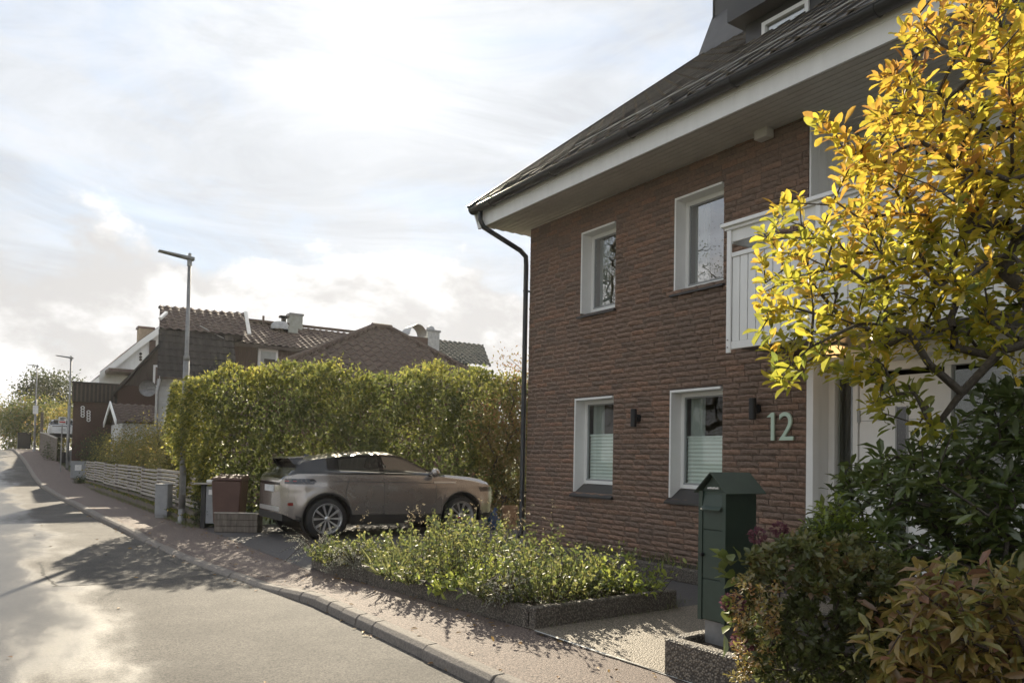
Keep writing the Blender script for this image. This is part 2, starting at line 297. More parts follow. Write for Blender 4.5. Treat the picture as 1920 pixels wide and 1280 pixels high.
# ------------------------------------------------------------------ mesh helpers
def tag(o, label=None, cat=None, group=None, kind=None):
    for k, v in (('label', label), ('category', cat), ('group', group), ('kind', kind)):
        if v: o[k] = v
    return o
def link(name, me, parent=None, m=None, smooth=False):
    if m is not None:
        me.materials.clear(); me.materials.append(MATS[m] if isinstance(m, str) else m)
    o = bpy.data.objects.new(name, me); COL.objects.link(o)
    if parent: o.parent = parent
    if smooth:
        for p in me.polygons: p.use_smooth = True
    return o
def empty(name, label, cat, group=None, loc=(0, 0, 0), rz=0, kind=None):
    o = bpy.data.objects.new(name, None); COL.objects.link(o); o.location = loc; o.rotation_euler.z = rz; o.empty_display_size = .1
    return tag(o, label, cat, group, kind)
def set_rnd(me, vals):
    a = me.attributes.new('rnd', 'FLOAT', 'FACE'); a.data.foreach_set('value', np.asarray(vals, dtype=np.float32))
class MB:
    def __init__(s): s.v = []; s.f = []; s.r = []
    def add(s, vs, fs, r=0.):
        o = len(s.v); s.v += [tuple(v) for v in vs]; s.f += [tuple(i+o for i in f) for f in fs]; s.r += [r]*len(fs); return s
    def box(s, a, b, r=0.):
        x0, y0, z0 = a; x1, y1, z1 = b
        x0, x1 = min(x0, x1), max(x0, x1); y0, y1 = min(y0, y1), max(y0, y1); z0, z1 = min(z0, z1), max(z0, z1)
        return s.add([(x0, y0, z0), (x1, y0, z0), (x1, y1, z0), (x0, y1, z0), (x0, y0, z1), (x1, y0, z1), (x1, y1, z1), (x0, y1, z1)],
                     [(0, 3, 2, 1), (4, 5, 6, 7), (0, 1, 5, 4), (1, 2, 6, 5), (2, 3, 7, 6), (3, 0, 4, 7)], r)
    def prism(s, poly, ext, r=0.):
        n = len(poly); e = Vector(ext); P = [Vector(p) for p in poly]
        return s.add(P+[p+e for p in P], [tuple(range(n))[::-1], tuple(range(n, 2*n))]+[(i, (i+1) % n, n+(i+1) % n, n+i) for i in range(n)], r)
    def tube(s, pts, rad, n=8, cap=True, r=0.):
        pts = [Vector(p) for p in pts]; rad = rad if hasattr(rad, '__len__') else [rad]*len(pts)
        o = len(s.v); side = None
        for i, p in enumerate(pts):
            t = (pts[min(i+1, len(pts)-1)]-pts[max(i-1, 0)]).normalized()
            if side is None: side = t.orthogonal().normalized()
            side = (side-t*side.dot(t)).normalized(); up = t.cross(side)
            for k in range(n):
                a = 2*math.pi*k/n; s.v.append(tuple(p+(side*math.cos(a)+up*math.sin(a))*rad[i]))
        fs = [(o+i*n+k, o+i*n+(k+1) % n, o+(i+1)*n+(k+1) % n, o+(i+1)*n+k) for i in range(len(pts)-1) for k in range(n)]
        if cap: fs += [tuple(o+k for k in range(n))[::-1], tuple(o+(len(pts)-1)*n+k for k in range(n))]
        s.f += fs; s.r += [r]*len(fs); return s
    def lathe(s, prof, c, axis='Z', n=24, r=0.):
        """prof: (radius, height) list round an axis through c"""
        o = len(s.v); c = Vector(c)
        for (q, h) in prof:
            for k in range(n):
                a = 2*math.pi*k/n; u, w = q*math.cos(a), q*math.sin(a)
                s.v.append(tuple(c+Vector({'Z': (u, w, h), 'Y': (u, h, w), 'X': (h, u, w)}[axis])))
        fs = [(o+i*n+k, o+i*n+(k+1) % n, o+(i+1)*n+(k+1) % n, o+(i+1)*n+k) for i in range(len(prof)-1) for k in range(n)]
        s.f += fs; s.r += [r]*len(fs); return s
    def mesh(s, name='m'):
        me = bpy.data.meshes.new(name); me.from_pydata(s.v, [], s.f); me.update(); set_rnd(me, s.r); return me
    def build(s, name, m, parent=None, smooth=False, bevel=0.):
        me = s.mesh(name)
        if bevel:
            b = bmesh.new(); b.from_mesh(me); bmesh.ops.recalc_face_normals(b, faces=b.faces)
            bmesh.ops.bevel(b, geom=[e for e in b.edges if len(e.link_faces) == 2 and e.calc_face_angle(0) > .5], offset=bevel, segments=1, affect='EDGES', clamp_overlap=True)
            b.to_mesh(me); b.free()
        elif not smooth:
            b = bmesh.new(); b.from_mesh(me); bmesh.ops.recalc_face_normals(b, faces=b.faces); b.to_mesh(me); b.free()
        return link(name, me, parent, m, smooth)
def gridmesh(name, A, m, parent=None, smooth=True):
    """A: (rows, cols, 3)"""
    r, c, _ = A.shape; i = np.arange((r-1)*(c-1)); a = (i//(c-1))*c+i % (c-1)
    me = bpy.data.meshes.new(name); me.from_pydata(A.reshape(-1, 3).tolist(), [], np.stack([a, a+1, a+c+1, a+c], 1).tolist()); me.update()
    return link(name, me, parent, m, smooth)
def nrm(a): return a/np.maximum(np.linalg.norm(a, axis=1, keepdims=True), 1e-9)
# leaf shapes: (along, across, lift) rows, faces
LEAF4 = (np.array([(0, 0, 0), (.5, .28, .06), (1, 0, -.05), (.5, -.28, .06)]), [(0, 1, 2), (0, 2, 3)])
LEAF8 = (np.array([(0, 0, 0), (.28, .17, .05), (.66, .2, .03), (1, 0, -.16), (.66, -.2, .03), (.28, -.17, .05), (.36, 0, -.02), (.72, 0, -.06)]),
         [(0, 1, 6), (1, 2, 7, 6), (2, 3, 7), (3, 4, 7), (4, 5, 6, 7), (5, 0, 6)])
LEAFM = (np.array([(0, 0, 0), (.32, .12, .04), (.62, .2, .05), (.88, .13, -.02), (1, 0, -.1), (.88, -.13, -.02), (.62, -.2, .05), (.32, -.12, .04), (.4, 0, -.02), (.75, 0, -.05)]),
         [(0, 1, 8), (1, 2, 9, 8), (2, 3, 9), (3, 4, 9), (4, 5, 9), (5, 6, 9), (6, 7, 8, 9), (7, 0, 8)])
LEAFL = (np.array([(0, 0, 0), (.28, .13, .03), (.7, .155, .02), (1, 0, -.14), (.7, -.155, .02), (.28, -.13, .03), (.36, 0, -.02), (.72, 0, -.05)]), LEAF8[1])
BLADE = (np.array([(0, .03, 0), (0, -.03, 0), (.5, -.025, .1), (.5, .025, .1), (1, 0, -.05)]), [(0, 1, 2, 3), (3, 2, 4)])
def leaf_arrays(P, D, size, shape, up=None, spread=.8):
    P = np.asarray(P, float); D = nrm(np.asarray(D, float)); n = len(P); V, Fc = shape
    ref = np.tile([0, 0, 1.], (n, 1)) if up is None else up
    ref = ref+RNG.normal(0, spread, (n, 3))
    S = nrm(np.cross(D, ref)); Nn = np.cross(S, D); sz = np.broadcast_to(size, (n,))[:, None, None]
    W = P[:, None]+sz*(V[None, :, :1]*D[:, None]+V[None, :, 1:2]*S[:, None]+V[None, :, 2:3]*Nn[:, None])
    return W.reshape(-1, 3), V.shape[0], Fc
def leaves(name, P, D, size, m, parent=None, shape=LEAF4, rnd=None, up=None, spread=.8, kind='stuff'):
    n = len(P); W, k, Fc = leaf_arrays(P, D, size, shape, up, spread)
    rnd = RNG.random(n) if rnd is None else np.clip(rnd, 0, 1)
    loops = []; starts = []; tot = []; base = np.arange(n)*k
    allf = np.concatenate([np.asarray(f) for f in Fc]); lens = np.array([len(f) for f in Fc])
    lv = (base[:, None]+allf[None]).reshape(-1); lt = np.tile(lens, n); ls = np.concatenate([[0], np.cumsum(lt)[:-1]])
    me = bpy.data.meshes.new(name); me.vertices.add(len(W)); me.vertices.foreach_set('co', W.astype(np.float32).reshape(-1))
    me.loops.add(len(lv)); me.loops.foreach_set('vertex_index', lv.astype(np.int32))
    me.polygons.add(len(lt)); me.polygons.foreach_set('loop_start', ls.astype(np.int32)); me.polygons.foreach_set('loop_total', lt.astype(np.int32))
    me.update(calc_edges=True); set_rnd(me, np.repeat(rnd, len(Fc)))
    o = link(name, me, parent, m)
    if kind: o['kind'] = kind
    return o
def leafset(prefix, m, shape, n=8, rnds=None):
    """single leaves as shared meshes, tip along +X"""
    res = []
    for i in range(n):
        V, Fc = shape; V = V.copy(); V[:, 2] *= random.uniform(.6, 2.); V[:, 1] *= random.uniform(.85, 1.15); V[3, 1] += random.uniform(-.08, .08)
        me = bpy.data.meshes.new(prefix); me.from_pydata(V.tolist(), [], Fc); me.update()
        set_rnd(me, [rnds[i] if rnds else (i+.5)/n]*len(Fc)); me.materials.append(MATS[m]); res.append(me)
    return res
def place_leaf(me, p, d, size, parent, spread=.5):
    d = Vector(d).normalized(); ref = Vector((0, 0, 1))+Vector(RNG.normal(0, spread, 3)); s = d.cross(ref).normalized(); n = s.cross(d)
    o = bpy.data.objects.new('leaf', me); COL.objects.link(o); o.parent = parent
    M = Matrix.Identity(4)
    for j in range(3): M[j][0] = d[j]*size; M[j][1] = s[j]*size; M[j][2] = n[j]*size; M[j][3] = p[j]
    o.matrix_local = M; return o
def grow(att, root, trunk=None, wander=.06, zpen=.6):
    """connects attraction points to a branch tree; returns nodes, parents"""
    nodes_ = [np.array(root, float)]; par = [-1]
    for t in (trunk or []): nodes_.append(np.array(t, float)); par.append(len(nodes_)-2)
    order = np.argsort(np.linalg.norm(np.asarray(att)-nodes_[-1], axis=1)); last = []
    for i in order:
        p = np.asarray(att[i], float); A = np.array(nodes_); dv = p-A; dist = np.linalg.norm(dv, axis=1)
        cost = dist+zpen*np.maximum(0, -dv[:, 2])*.5
        k = int(np.argmin(cost)); d = dist[k]; m = max(1, int(d/.22))
        prev = k
        for j in range(1, m+1):
            q = A[k]+(p-A[k])*j/m
            if j < m: q = q+RNG.normal(0, wander*min(1, d), 3)
            nodes_.append(q); par.append(prev); prev = len(nodes_)-1
        last.append((i, prev))
    return nodes_, par, dict(last)
def branch_mesh(name, nodes_, par, m, parent, rmin=.003, rmax=.07, sides=5, expo=.45):
    n = len(nodes_); cnt = np.ones(n)
    for i in range(n-1, 0, -1): cnt[par[i]] += cnt[i]
    rad = np.minimum(rmax, rmin*cnt**expo); mb = MB()
    for i in range(1, n):
        mb.tube([nodes_[par[i]], nodes_[i]], [min(rad[par[i]], rad[i]*1.5), rad[i]], n=sides if rad[i] > rmin*2 else 3, cap=False)
    return mb.build(name, m, parent, smooth=True)
def text_mesh(txt, size, depth=.004):
    c = bpy.data.curves.new('t', 'FONT'); c.body = txt; c.size = size; c.extrude = depth; c.resolution_u = 6
    o = bpy.data.objects.new('t', c); COL.objects.link(o); dg = bpy.context.evaluated_depsgraph_get()
    me = bpy.data.meshes.new_from_object(o.evaluated_get(dg)); bpy.data.objects.remove(o); return me

# ------------------------------------------------------------------ ground, road, kerb, pavement
_py = np.array([-60, 30, 36, 40, 48, 55, 62, 68, 75, 90, 150, 260, 500, 1500.]); _pz = np.array([0, 0, .08, .26, .8, 1.2, 1.46, 1.52, 1.42, .9, -2.5, -5, -9, -12.])
def GZ(Y): return float(np.interp(Y, _py, _pz))
_ky = np.array([-60, 2, 4.7, 6.3, 7.9, 8.6, 9.2, 10.5, 12.1, 15.1, 20.6, 24.7, 34.6, 40, 48, 62, 75, 100, 300.]); _kx = np.array([3.2, 2.84, 2.8, 2.8, 2.79, 2.7, 2.6, 2.46, 2.3, 2.16, 1.95, 1.87, 1.57, 1.42, 1.28, .98, .6, -.6, -12.])
def KX(Y): return float(np.interp(Y, _ky, _kx))
_ey = np.array([-60, 3.8, 5.5, 10., 10.4, 16.6, 37.4, 48, 62, 75, 100, 300.]); _ex = np.array([4.1, 3.93, 3.9, 3.43, 3.45, 3.42, 3.15, 2.85, 2.45, 2.1, .9, -10.5])
def EX(Y): return float(np.interp(Y, _ey, _ex))
YS = np.unique(np.concatenate([np.arange(-20, 30, .5), np.arange(30, 80, 1.), np.arange(80, 300, 10)]))
def strip(name, fx0, fx1, dz, m, parent=None, cols=2):
    A = np.array([[(fx0(y)+(fx1(y)-fx0(y))*c/(cols-1), y, GZ(y)+dz) for c in range(cols)] for y in YS]); A = A[:, ::-1] if False else A
    return gridmesh(name, A, m, parent)
xs = np.array([-900, -200, -60, -20, -6, 0, 4, 10, 30, 80, 300, 1500.]); ys = np.unique(np.concatenate([np.arange(-60, 110, 2), np.arange(110, 300, 15), np.array([400, 700, 1500.])]))
G = np.array([[(x, y, GZ(y)-.16) for x in xs] for y in ys]); tag(gridmesh('ground', G, 'lawn'), kind='structure')
road = tag(strip('road', lambda y: KX(y)-7.2, lambda y: KX(y)+.02, -.09, 'asphalt_road', cols=5), kind='structure')
def kerb_h(y): return .1 if (y < 8.0 or y > 16) else .1-.055*min(1, (y-8)/1.2)*min(1, (16-y)/1.5)
A = np.array([[(KX(y)+.13+(EX(y)-KX(y)-.13)*c/5, y, GZ(y)+(-.092+kerb_h(y))*(1-c/5)**2) for c in range(6)] for y in YS]); walk = tag(gridmesh('sidewalk', A, 'asphalt_walk'), kind='structure')
tag(strip('far_sidewalk', lambda y: KX(y)-9., lambda y: KX(y)-7.19, 0., 'asphalt_walk'), kind='structure')
drive = MB(); drive.add([(3.38, 9.7, .004), (9.8, 9.7, .004), (9.8, 16.4, .004), (3.38, 16.4, .004)], [(0, 1, 2, 3)])
drv = drive.build('driveway', 'asphalt_drive'); drv['kind'] = 'structure'
gp = MB(); gp.add([(3.92, -2, .005), (8.4, -2, .005), (8.4, 5.62, .005), (3.9, 5.62, .005)], [(0, 1, 2, 3)])
pth = gp.build('garden_path', 'pebble_path'); pth['kind'] = 'structure'
yard = MB(); yard.add([(5.6, 5.6, .003), (9.5, 5.6, .003), (9.5, 9.72, .003), (5.6, 9.72, .003)], [(0, 1, 2, 3)])
yd = yard.build('yard', 'asphalt_drive'); yd['kind'] = 'structure'
# kerb stones, each one a piece; dropped in front of the driveway
kerb = empty('kerb', 'grey concrete kerb of short stones along the road edge', None, kind='structure')
y = 1.5; i = 0
def kerb_h(y): return .1 if (y < 8.0 or y > 16) else .1-.055*min(1, (y-8)/1.2)*min(1, (16-y)/1.5)
while y < 46:
    ln = .36 if 6.2 < y < 8.2 else (.98 if y < 6.2 else .5)
    y1 = y+ln; mb = MB(); a, b = y+.006, y1-.006; j = random.uniform(-.008, .008)
    def sec(yy):
        k = KX(yy)+j; zb = GZ(yy)-.12; zt = GZ(yy)-.09+kerb_h(yy)
        return [(k, yy, zb), (k+.012, yy, zt-.035), (k+.05, yy, zt), (k+.14, yy, zt+.004), (k+.14, yy, zb)]
    mb.prism(sec(a), (0, 0, 0)); mb = MB()
    mb.add(sec(a)+sec(b), [(0, 1, 2, 3, 4), (9, 8, 7, 6, 5)]+[(q, 5+q, 5+(q+1) % 5, (q+1) % 5) for q in range(5)])
    mb.build('kerb_stone', 'kerb_stone', kerb, bevel=.006); y = y1; i += 1
mb = MB()
for yy in np.arange(46, 200, 2.):
    for (u, v) in ((0, 2.),):
        a, b = yy, yy+1.99
        S = lambda q: [(KX(q), q, GZ(q)-.12), (KX(q)+.03, q, GZ(q)+.01), (KX(q)+.14, q, GZ(q)+.012), (KX(q)+.14, q, GZ(q)-.12)]
        mb.add(S(a)+S(b), [(0, 1, 2, 3), (7, 6, 5, 4)]+[(k, 4+k, 4+(k+1) % 4, (k+1) % 4) for k in range(4)])
o = mb.build('far_stone', 'kerb_stone', kerb); o['kind'] = 'stuff'
# repair seam and cracks in the asphalt
def seam(pts, w=.019, dz=-.0875, jit=.012, step=.08, parent=road, name='seam'):
    P = []
    for a, b in zip(pts[:-1], pts[1:]):
        n = max(2, int((b-a).length/step)); P += [a.lerp(b, k/n) for k in range(n)]
    P.append(pts[-1]); mb = MB(); L = []; 
    for k, p in enumerate(P):
        t = (P[min(k+1, len(P)-1)]-P[max(k-1, 0)]).normalized(); s = Vector((-t.y, t.x, 0)); c = p+s*random.gauss(0, jit); ww = w*random.uniform(.4, 1.3)
        L += [(c.x+s.x*ww, c.y+s.y*ww, GZ(c.y)+dz), (c.x-s.x*ww, c.y-s.y*ww, GZ(c.y)+dz)]
    mb.add(L, [(2*k, 2*k+1, 2*k+3, 2*k+2) for k in range(len(P)-1)]); return mb.build(name, 'crack', parent)
rz = -.09
seam([PZ(75, 1053, rz), PZ(82, 1078, rz), PZ(105, 1099, rz)]); seam([PZ(105, 1099, rz), PZ(200, 1094, rz), PZ(300, 1087, rz), PZ(390, 1078, rz), PZ(440, 1075, rz)], .014, jit=.005)
seam([PZ(305, 1046, rz), PZ(350, 1066, rz), PZ(400, 1072, rz)], .008)
seam([Vector((KX(y_)+.155, y_, 0)) for y_ in np.arange(1.6, 30, .4)], .008, .003, .006, parent=walk)
seam([PZ(1003, 1187), PZ(1090, 1214), PZ(1260, 1268)], .012, .008, .003, parent=walk)
# moss line between pavement and path
mb = MB(); mb.add([(3.885, 2.5, .007), (3.915, 2.5, .007), (3.905, 5.45, .007), (3.885, 5.45, .007)], [(0, 1, 2, 3)]); mb.build('joint_strip', 'pale_siding', pth)

# ------------------------------------------------------------------ the brick house
W = 7.69; HY1, HY0, DY = 11.1, -3.0, 5.51
house = empty('brick_house', 'brown rough brick house number 12 with white windows and dark tiled roof', 'house', loc=(W, 8, 0))
house.location = (0, 0, 0)
WIN = [(8.84, 9.78, .95, 2.45), (6.74, 7.67, .96, 2.45), (8.84, 9.67, 3.78, 5.1), (6.75, 7.62, 3.79, 5.1)]
SOF = 5.5
def wall_with_holes(mb, x, y0, y1, z0, z1, holes):
    yc = sorted({y0, y1, *[h[0] for h in holes if y0 < h[0] < y1], *[h[1] for h in holes if y0 < h[1] < y1]})
    zc = sorted({z0, z1, *[h[2] for h in holes], *[h[3] for h in holes]})
    for a, b in zip(yc[:-1], yc[1:]):
        for c, d in zip(zc[:-1], zc[1:]):
            if any(h[0] <= a and b <= h[1] and h[2] <= c and d <= h[3] for h in holes): continue
            mb.add([(x, a, c), (x, b, c), (x, b, d), (x, a, d)], [(0, 1, 2, 3)])
mb = MB(); wall_with_holes(mb, W+.012, DY, HY1, 0, SOF, WIN)
for (a, b, c, d) in WIN:   # reveals
    x0, x1 = W+.012, W+.28
    mb.add([(x0, a, c), (x1, a, c), (x1, a, d), (x0, a, d)], [(0, 1, 2, 3)]); mb.add([(x0, b, c), (x1, b, c), (x1, b, d), (x0, b, d)], [(0, 1, 2, 3)])
    mb.add([(x0, a, d), (x1, a, d), (x1, b, d), (x0, b, d)], [(0, 1, 2, 3)]); mb.add([(x0, a, c), (x1, a, c), (x1, b, c), (x0, b, c)], [(0, 1, 2, 3)])
mb.add([(W+.012, HY1, 0), (17.5, HY1, 0), (17.5, HY1, 9.5), (12.2, HY1, 9.5), (W+.012, HY1, SOF)], [(0, 1, 2, 3, 4)])      # gable end
mb.add([(17.5, HY1, 0), (17.5, HY0, 0), (17.5, HY0, 8), (17.5, HY1, 8)], [(0, 1, 2, 3)])
mb.add([(W+.012, HY0, 0), (17.5, HY0, 0), (17.5, HY0, 8), (W+.012, HY0, SOF)], [(0, 1, 2, 3)])
wall_with_holes(mb, W+.012, HY0, 1.9, 0, SOF, [])
wall = mb.build('wall', 'mortar', house)
for k in range(44):
    xx = W+.02+k*.14; b = MB(); zt = min(SOF+(xx-W)*.76, 9.4); b.box((xx, HY1+.004, SOF), (xx+.13, HY1+.03, zt)); b.build('gable_board', 'white_board', wall)
# rough split-faced bricks
BL, BH = .292, .075
def brick_geo(l, h, seed, x=0, y=0, z=0):
    rg = random.Random(seed); nu, nv = 6, 4; V = []
    for j in range(nv):
        for i in range(nu):
            u, v = i/(nu-1), j/(nv-1); edge = (i in (0, nu-1)) or (j in (0, nv-1))
            dx = 0.003 if edge else -.004-.017*rg.random()*(1.15-.75*abs(v-.62))
            if edge and j == nv-1: dx = -.004*rg.random()
            V.append((x+dx, y+u*l+(rg.uniform(-.004, .004) if not edge else 0), z+v*h+(rg.uniform(-.003, .003) if edge else rg.uniform(-.006, .006))))
    Fc = [(j*nu+i, j*nu+i+1, (j+1)*nu+i+1, (j+1)*nu+i) for j in range(nv-1) for i in range(nu-1)]
    n0 = len(V); ring = [i for i in range(nu)]+[j*nu+nu-1 for j in range(1, nv)]+[(nv-1)*nu+i for i in range(nu-2, -1, -1)]+[j*nu for j in range(nv-2, 0, -1)]
    for k in ring: V.append((x+.02, V[k][1], V[k][2]))
    for k in range(len(ring)): Fc.append((ring[k], n0+k, n0+(k+1) % len(ring), ring[(k+1) % len(ring)]))
    return V, Fc
bricks = []
def lay(y0, y1, z0, z1, holes):
    row = 0; z = z0
    while z < z1-.02:
        h = min(BH, z1-z)-.011; y = y1-(row % 2)*.15-random.uniform(0, .03); edges = []
        segs = [(y0, y1)]
        for (a, b, c, d) in holes:
            if c < z+h*.6 and z+h*.4 < d: segs = [q for s in segs for q in ((s[0], min(s[1], a)), (max(s[0], b), s[1])) if q[1]-q[0] > .03]
        for (s0, s1) in segs:
            yy = s1
            first = True
            while yy > s0+.02:
                l = random.choice((BL, BL, BL, .25, .33)) if not first else random.uniform(.1, .3); first = False
                l = min(l, yy-s0); 
                if yy-l-s0 < .07: l = yy-s0
                bricks.append((yy-l+.005, z, l-.01, h)); yy -= l
        z += BH; row += 1
lay(DY, HY1, .0, SOF, WIN)
n_main = len(bricks)
lay(HY0+3.5, 1.9, .0, SOF, [])
# the largest in view are pieces of their own
def view(y, z): d_ = np.array([W, y, z-EYE]); return 1/np.linalg.norm(d_)*(1 if y > 5.4 and z > .35 else 0)
def hidden(b):   # behind balcony, mailbox, shrubs
    return b[0] < 6.5 and 2.6 < b[1] < 4.1 or (b[0] < 6.6 and b[1] < .75)
order = sorted(range(n_main), key=lambda i: -(0 if hidden(bricks[i]) else bricks[i][2]*view(bricks[i][0], bricks[i][1])**2*(W/np.hypot(W, bricks[i][0]))))
single = set(order[:290]); cache = {}; mb = MB()
for i, (y, z, l, h) in enumerate(bricks):
    if i in single:
        key = (round(l, 2), round(h, 3), i % 4)
        if key not in cache:
            V, Fc = brick_geo(l, h, i); me = bpy.data.meshes.new('brick'); me.from_pydata(V, [], Fc); me.update(); set_rnd(me, [random.random()]*len(Fc)); me.materials.append(MATS['brick']); cache[key] = me
        o = bpy.data.objects.new('brick', cache[key]); COL.objects.link(o); o.parent = house; o.location = (W, y, z)
    else:
        V, Fc = brick_geo(l, h, i, W, y, z); mb.add(V, Fc, random.random())
o = mb.build('brickwork', 'brick', house); o['kind'] = 'stuff'
# jagged brick return at the entrance side
mb = MB(); z = 0
while z < SOF-.02:
    if not (2.65 < z < 2.8): mb.box((W+.002, DY-.005-random.uniform(0, .008), z), (W+.12, DY+.02, z+.064), random.random())
    z += BH
mb.build('brick_return', 'brick', house)['kind'] = 'stuff'
# windows
def window(y0, y1, z0, z1, glass, blind=None, drop=0.):
    w = empty('window', None, None); w.parent = house
    xf = W+.19
    c = MB()                                             # white casing lining the reveal
    c.box((W+.06, y0+.002, z0+.02), (xf+.07, y0+.03, z1-.002)); c.box((W-.002, y1-.03, z0+.02), (xf+.07, y1-.002, z1-.002)); c.box((W-.002, y0+.031, z1-.035), (xf+.07, y1-.031, z1-.003))
    c.build('casing', 'white_paint', w, bevel=.003)
    f = MB(); t = .055; a, b, cc, d = y0+.03, y1-.03, z0+.045+drop, z1-.035
    f.box((xf, a, cc), (xf+.06, a+t, d)); f.box((xf, b-t, cc), (xf+.06, b, d)); f.box((xf, a+t, d-t), (xf+.06, b-t, d)); f.box((xf, a+t, cc), (xf+.06, b-t, cc+t))
    f.build('frame', 'white_paint', w, bevel=.005)
    g = MB(); t2 = .02; a2, b2, c2, d2 = a+t, b-t, cc+t, d-t
    g.box((xf+.02, a2, c2), (xf+.045, a2+t2, d2)); g.box((xf+.02, b2-t2, c2), (xf+.045, b2, d2)); g.box((xf+.02, a2+t2, d2-t2), (xf+.045, b2-t2, d2)); g.box((xf+.006, a2-.01, c2-.008), (xf+.045, b2+.01, c2+t2+.006))
    g.build('glazing_bead', 'frame_grey', w)
    p = MB(); p.add([(xf+.03, a2+t2, c2+t2), (xf+.03, b2-t2, c2+t2), (xf+.03, b2-t2, d2-t2), (xf+.03, a2+t2, d2-t2)], [(0, 1, 2, 3)]); p.build('pane', glass, w)
    s = MB(); s.add([(W-.055, y0-.035, z0-.035), (W+.19, y0+.002, z0+.04+drop), (W+.19, y1-.002, z0+.04+drop), (W-.055, y1+.035, z0-.035), (W-.055, y0-.035, z0-.06), (W-.055, y1+.035, z0-.06), (W+.02, y0-.035, z0-.06), (W+.02, y1+.035, z0-.06)],
                    [(0, 1, 2, 3), (0, 3, 5, 4), (4, 5, 7, 6), (0, 4, 6, 1), (3, 2, 7, 5)])
    s.build('sill', 'sill_metal', w)
    if blind:
        zb, zt = blind; n = int((zt-zb)/.026); V = []
        for k in range(n+1):
            zz = zb+(zt-zb)*k/n; x = xf+.075+(.012 if k % 2 else 0); V += [(x, a2+.005, zz), (x, b2-.005, zz)]
        B = MB(); B.add(V, [(2*k, 2*k+1, 2*k+3, 2*k+2) for k in range(n)]); B.box((xf+.07, a2, zt), (xf+.095, b2, zt+.025)); B.build('blind', 'blind', w)
    r = MB(); X0, X1 = xf+.06, xf+1.9; A, B_, C_, D_ = y0-.25, y1+.5, z0-.3, z1+.2
    r.add([(X1, A, C_), (X1, B_, C_), (X1, B_, D_), (X1, A, D_)], [(0, 1, 2, 3)])
    r.add([(X0, A, C_), (X1, A, C_), (X1, A, D_), (X0, A, D_)], [(0, 1, 2, 3)]); r.add([(X0, B_, C_), (X1, B_, C_), (X1, B_, D_), (X0, B_, D_)], [(0, 1, 2, 3)])
    r.add([(X0, A, D_), (X1, A, D_), (X1, B_, D_), (X0, B_, D_)], [(0, 1, 2, 3)]); r.add([(X0, A, C_), (X1, A, C_), (X1, B_, C_), (X0, B_, C_)], [(0, 1, 2, 3)])
    r.build('room', 'room_wall', w)
    cu = MB(); n = 14                                     # curtain at the far side
    V = []
    for k in range(n+1): V += [(xf+.14+.03*math.sin(k*1.9), b2-.24*k/n, c2), (xf+.14+.03*math.sin(k*1.9), b2-.24*k/n, d2)]
    cu.add(V, [(2*k, 2*k+2, 2*k+3, 2*k+1) for k in range(n)]); cu.build('curtain', 'curtain', w, smooth=True)
    return w
window(*WIN[0], 'window_glass_low', (1.12, 1.86), .1); window(*WIN[1], 'window_glass_low', (1.13, 1.8), .1); window(*WIN[2], 'window_glass'); window(*WIN[3], 'window_glass')
# soffit boards, fascia, gutter
EAVE_X, VERGE_Y, ZF = 6.87, 11.55, 5.5
x = EAVE_X+.03; k = 0
while x < 8.75:
    mb = MB(); x1 = min(x+.098, 8.75); mb.box((x, -3, SOF), (x1-.011, VERGE_Y-.06-(.02 if k % 2 else 0), SOF+.02)); mb.build('soffit_board', 'soffit', house); x += .1; k += 1
mb = MB(); mb.box((EAVE_X, -3, SOF-.04), (EAVE_X+.028, VERGE_Y-.02, SOF+.2)); mb.build('fascia', 'white_board', house)
mb = MB(); mb.box((EAVE_X-.012, -3, SOF+.16), (EAVE_X-.001, VERGE_Y-.02, SOF+.27)); mb.build('fascia_strip', 'white_board', house)
mb = MB()      # barge board end, stepped
mb.prism([(EAVE_X-.1, VERGE_Y-.02, SOF+.28), (EAVE_X+.03, VERGE_Y-.02, SOF-.04), (EAVE_X+.2, VERGE_Y-.02, SOF+.02), (14, VERGE_Y-.02, 10.9), (14, VERGE_Y-.02, 11.25)], (0, .03, 0)); mb.build('barge_board', 'white_board', house)
ROOF0 = Vector((6.72, 0, 5.80)); SL = .777; sa = math.atan(SL); RU = Vector((math.cos(sa), 0, math.sin(sa))); RN = Vector((-math.sin(sa), 0, math.cos(sa)))
mb = MB(); N_ = 10; GX, GZ_, GR = 6.765, 5.775, .088
P0 = [(GX+GR*math.cos(math.pi+math.pi*q/N_), GZ_+GR*math.sin(math.pi+math.pi*q/N_)) for q in range(N_+1)]
V = [(p[0], yy, p[1]) for yy in (VERGE_Y, -3) for p in P0]; V += [(GX+(p[0]-GX)*.9, v[1], GZ_+(v[2]-GZ_)*.9) for v in V[:0] for p in ()]
mb.add(V, [(q, q+1, N_+2+q, N_+1+q) for q in range(N_)]); mb.add([V[q] for q in range(N_+1)], [tuple(range(N_+1))])
mb.tube([(GX-GR, VERGE_Y, GZ_), (GX-GR, -3, GZ_)], .009, 6)
gut = mb.build('gutter', 'gutter_black', house)
for yy in np.arange(10.9, 0, -1.7):
    b = MB(); b.tube([(GX+GR*1.06*math.cos(math.pi+math.pi*q/8), yy, GZ_+GR*1.06*math.sin(math.pi+math.pi*q/8)) for q in range(9)], .009, 5); b.build('bracket', 'gutter_black', gut)
mb = MB(); pts = [(6.79, 11.32, 5.71), (6.79, 11.32, 5.55), (6.85, 11.3, 5.43), (7.5, 11.13, 5.1), (7.6, 11.1, 5.0), (7.61, 11.1, 4.85), (7.61, 11.1, .22), (7.55, 11.05, .12)]
mb.tube(pts, .043, 12); dp = mb.build('downpipe', 'gutter_black', house, smooth=True)
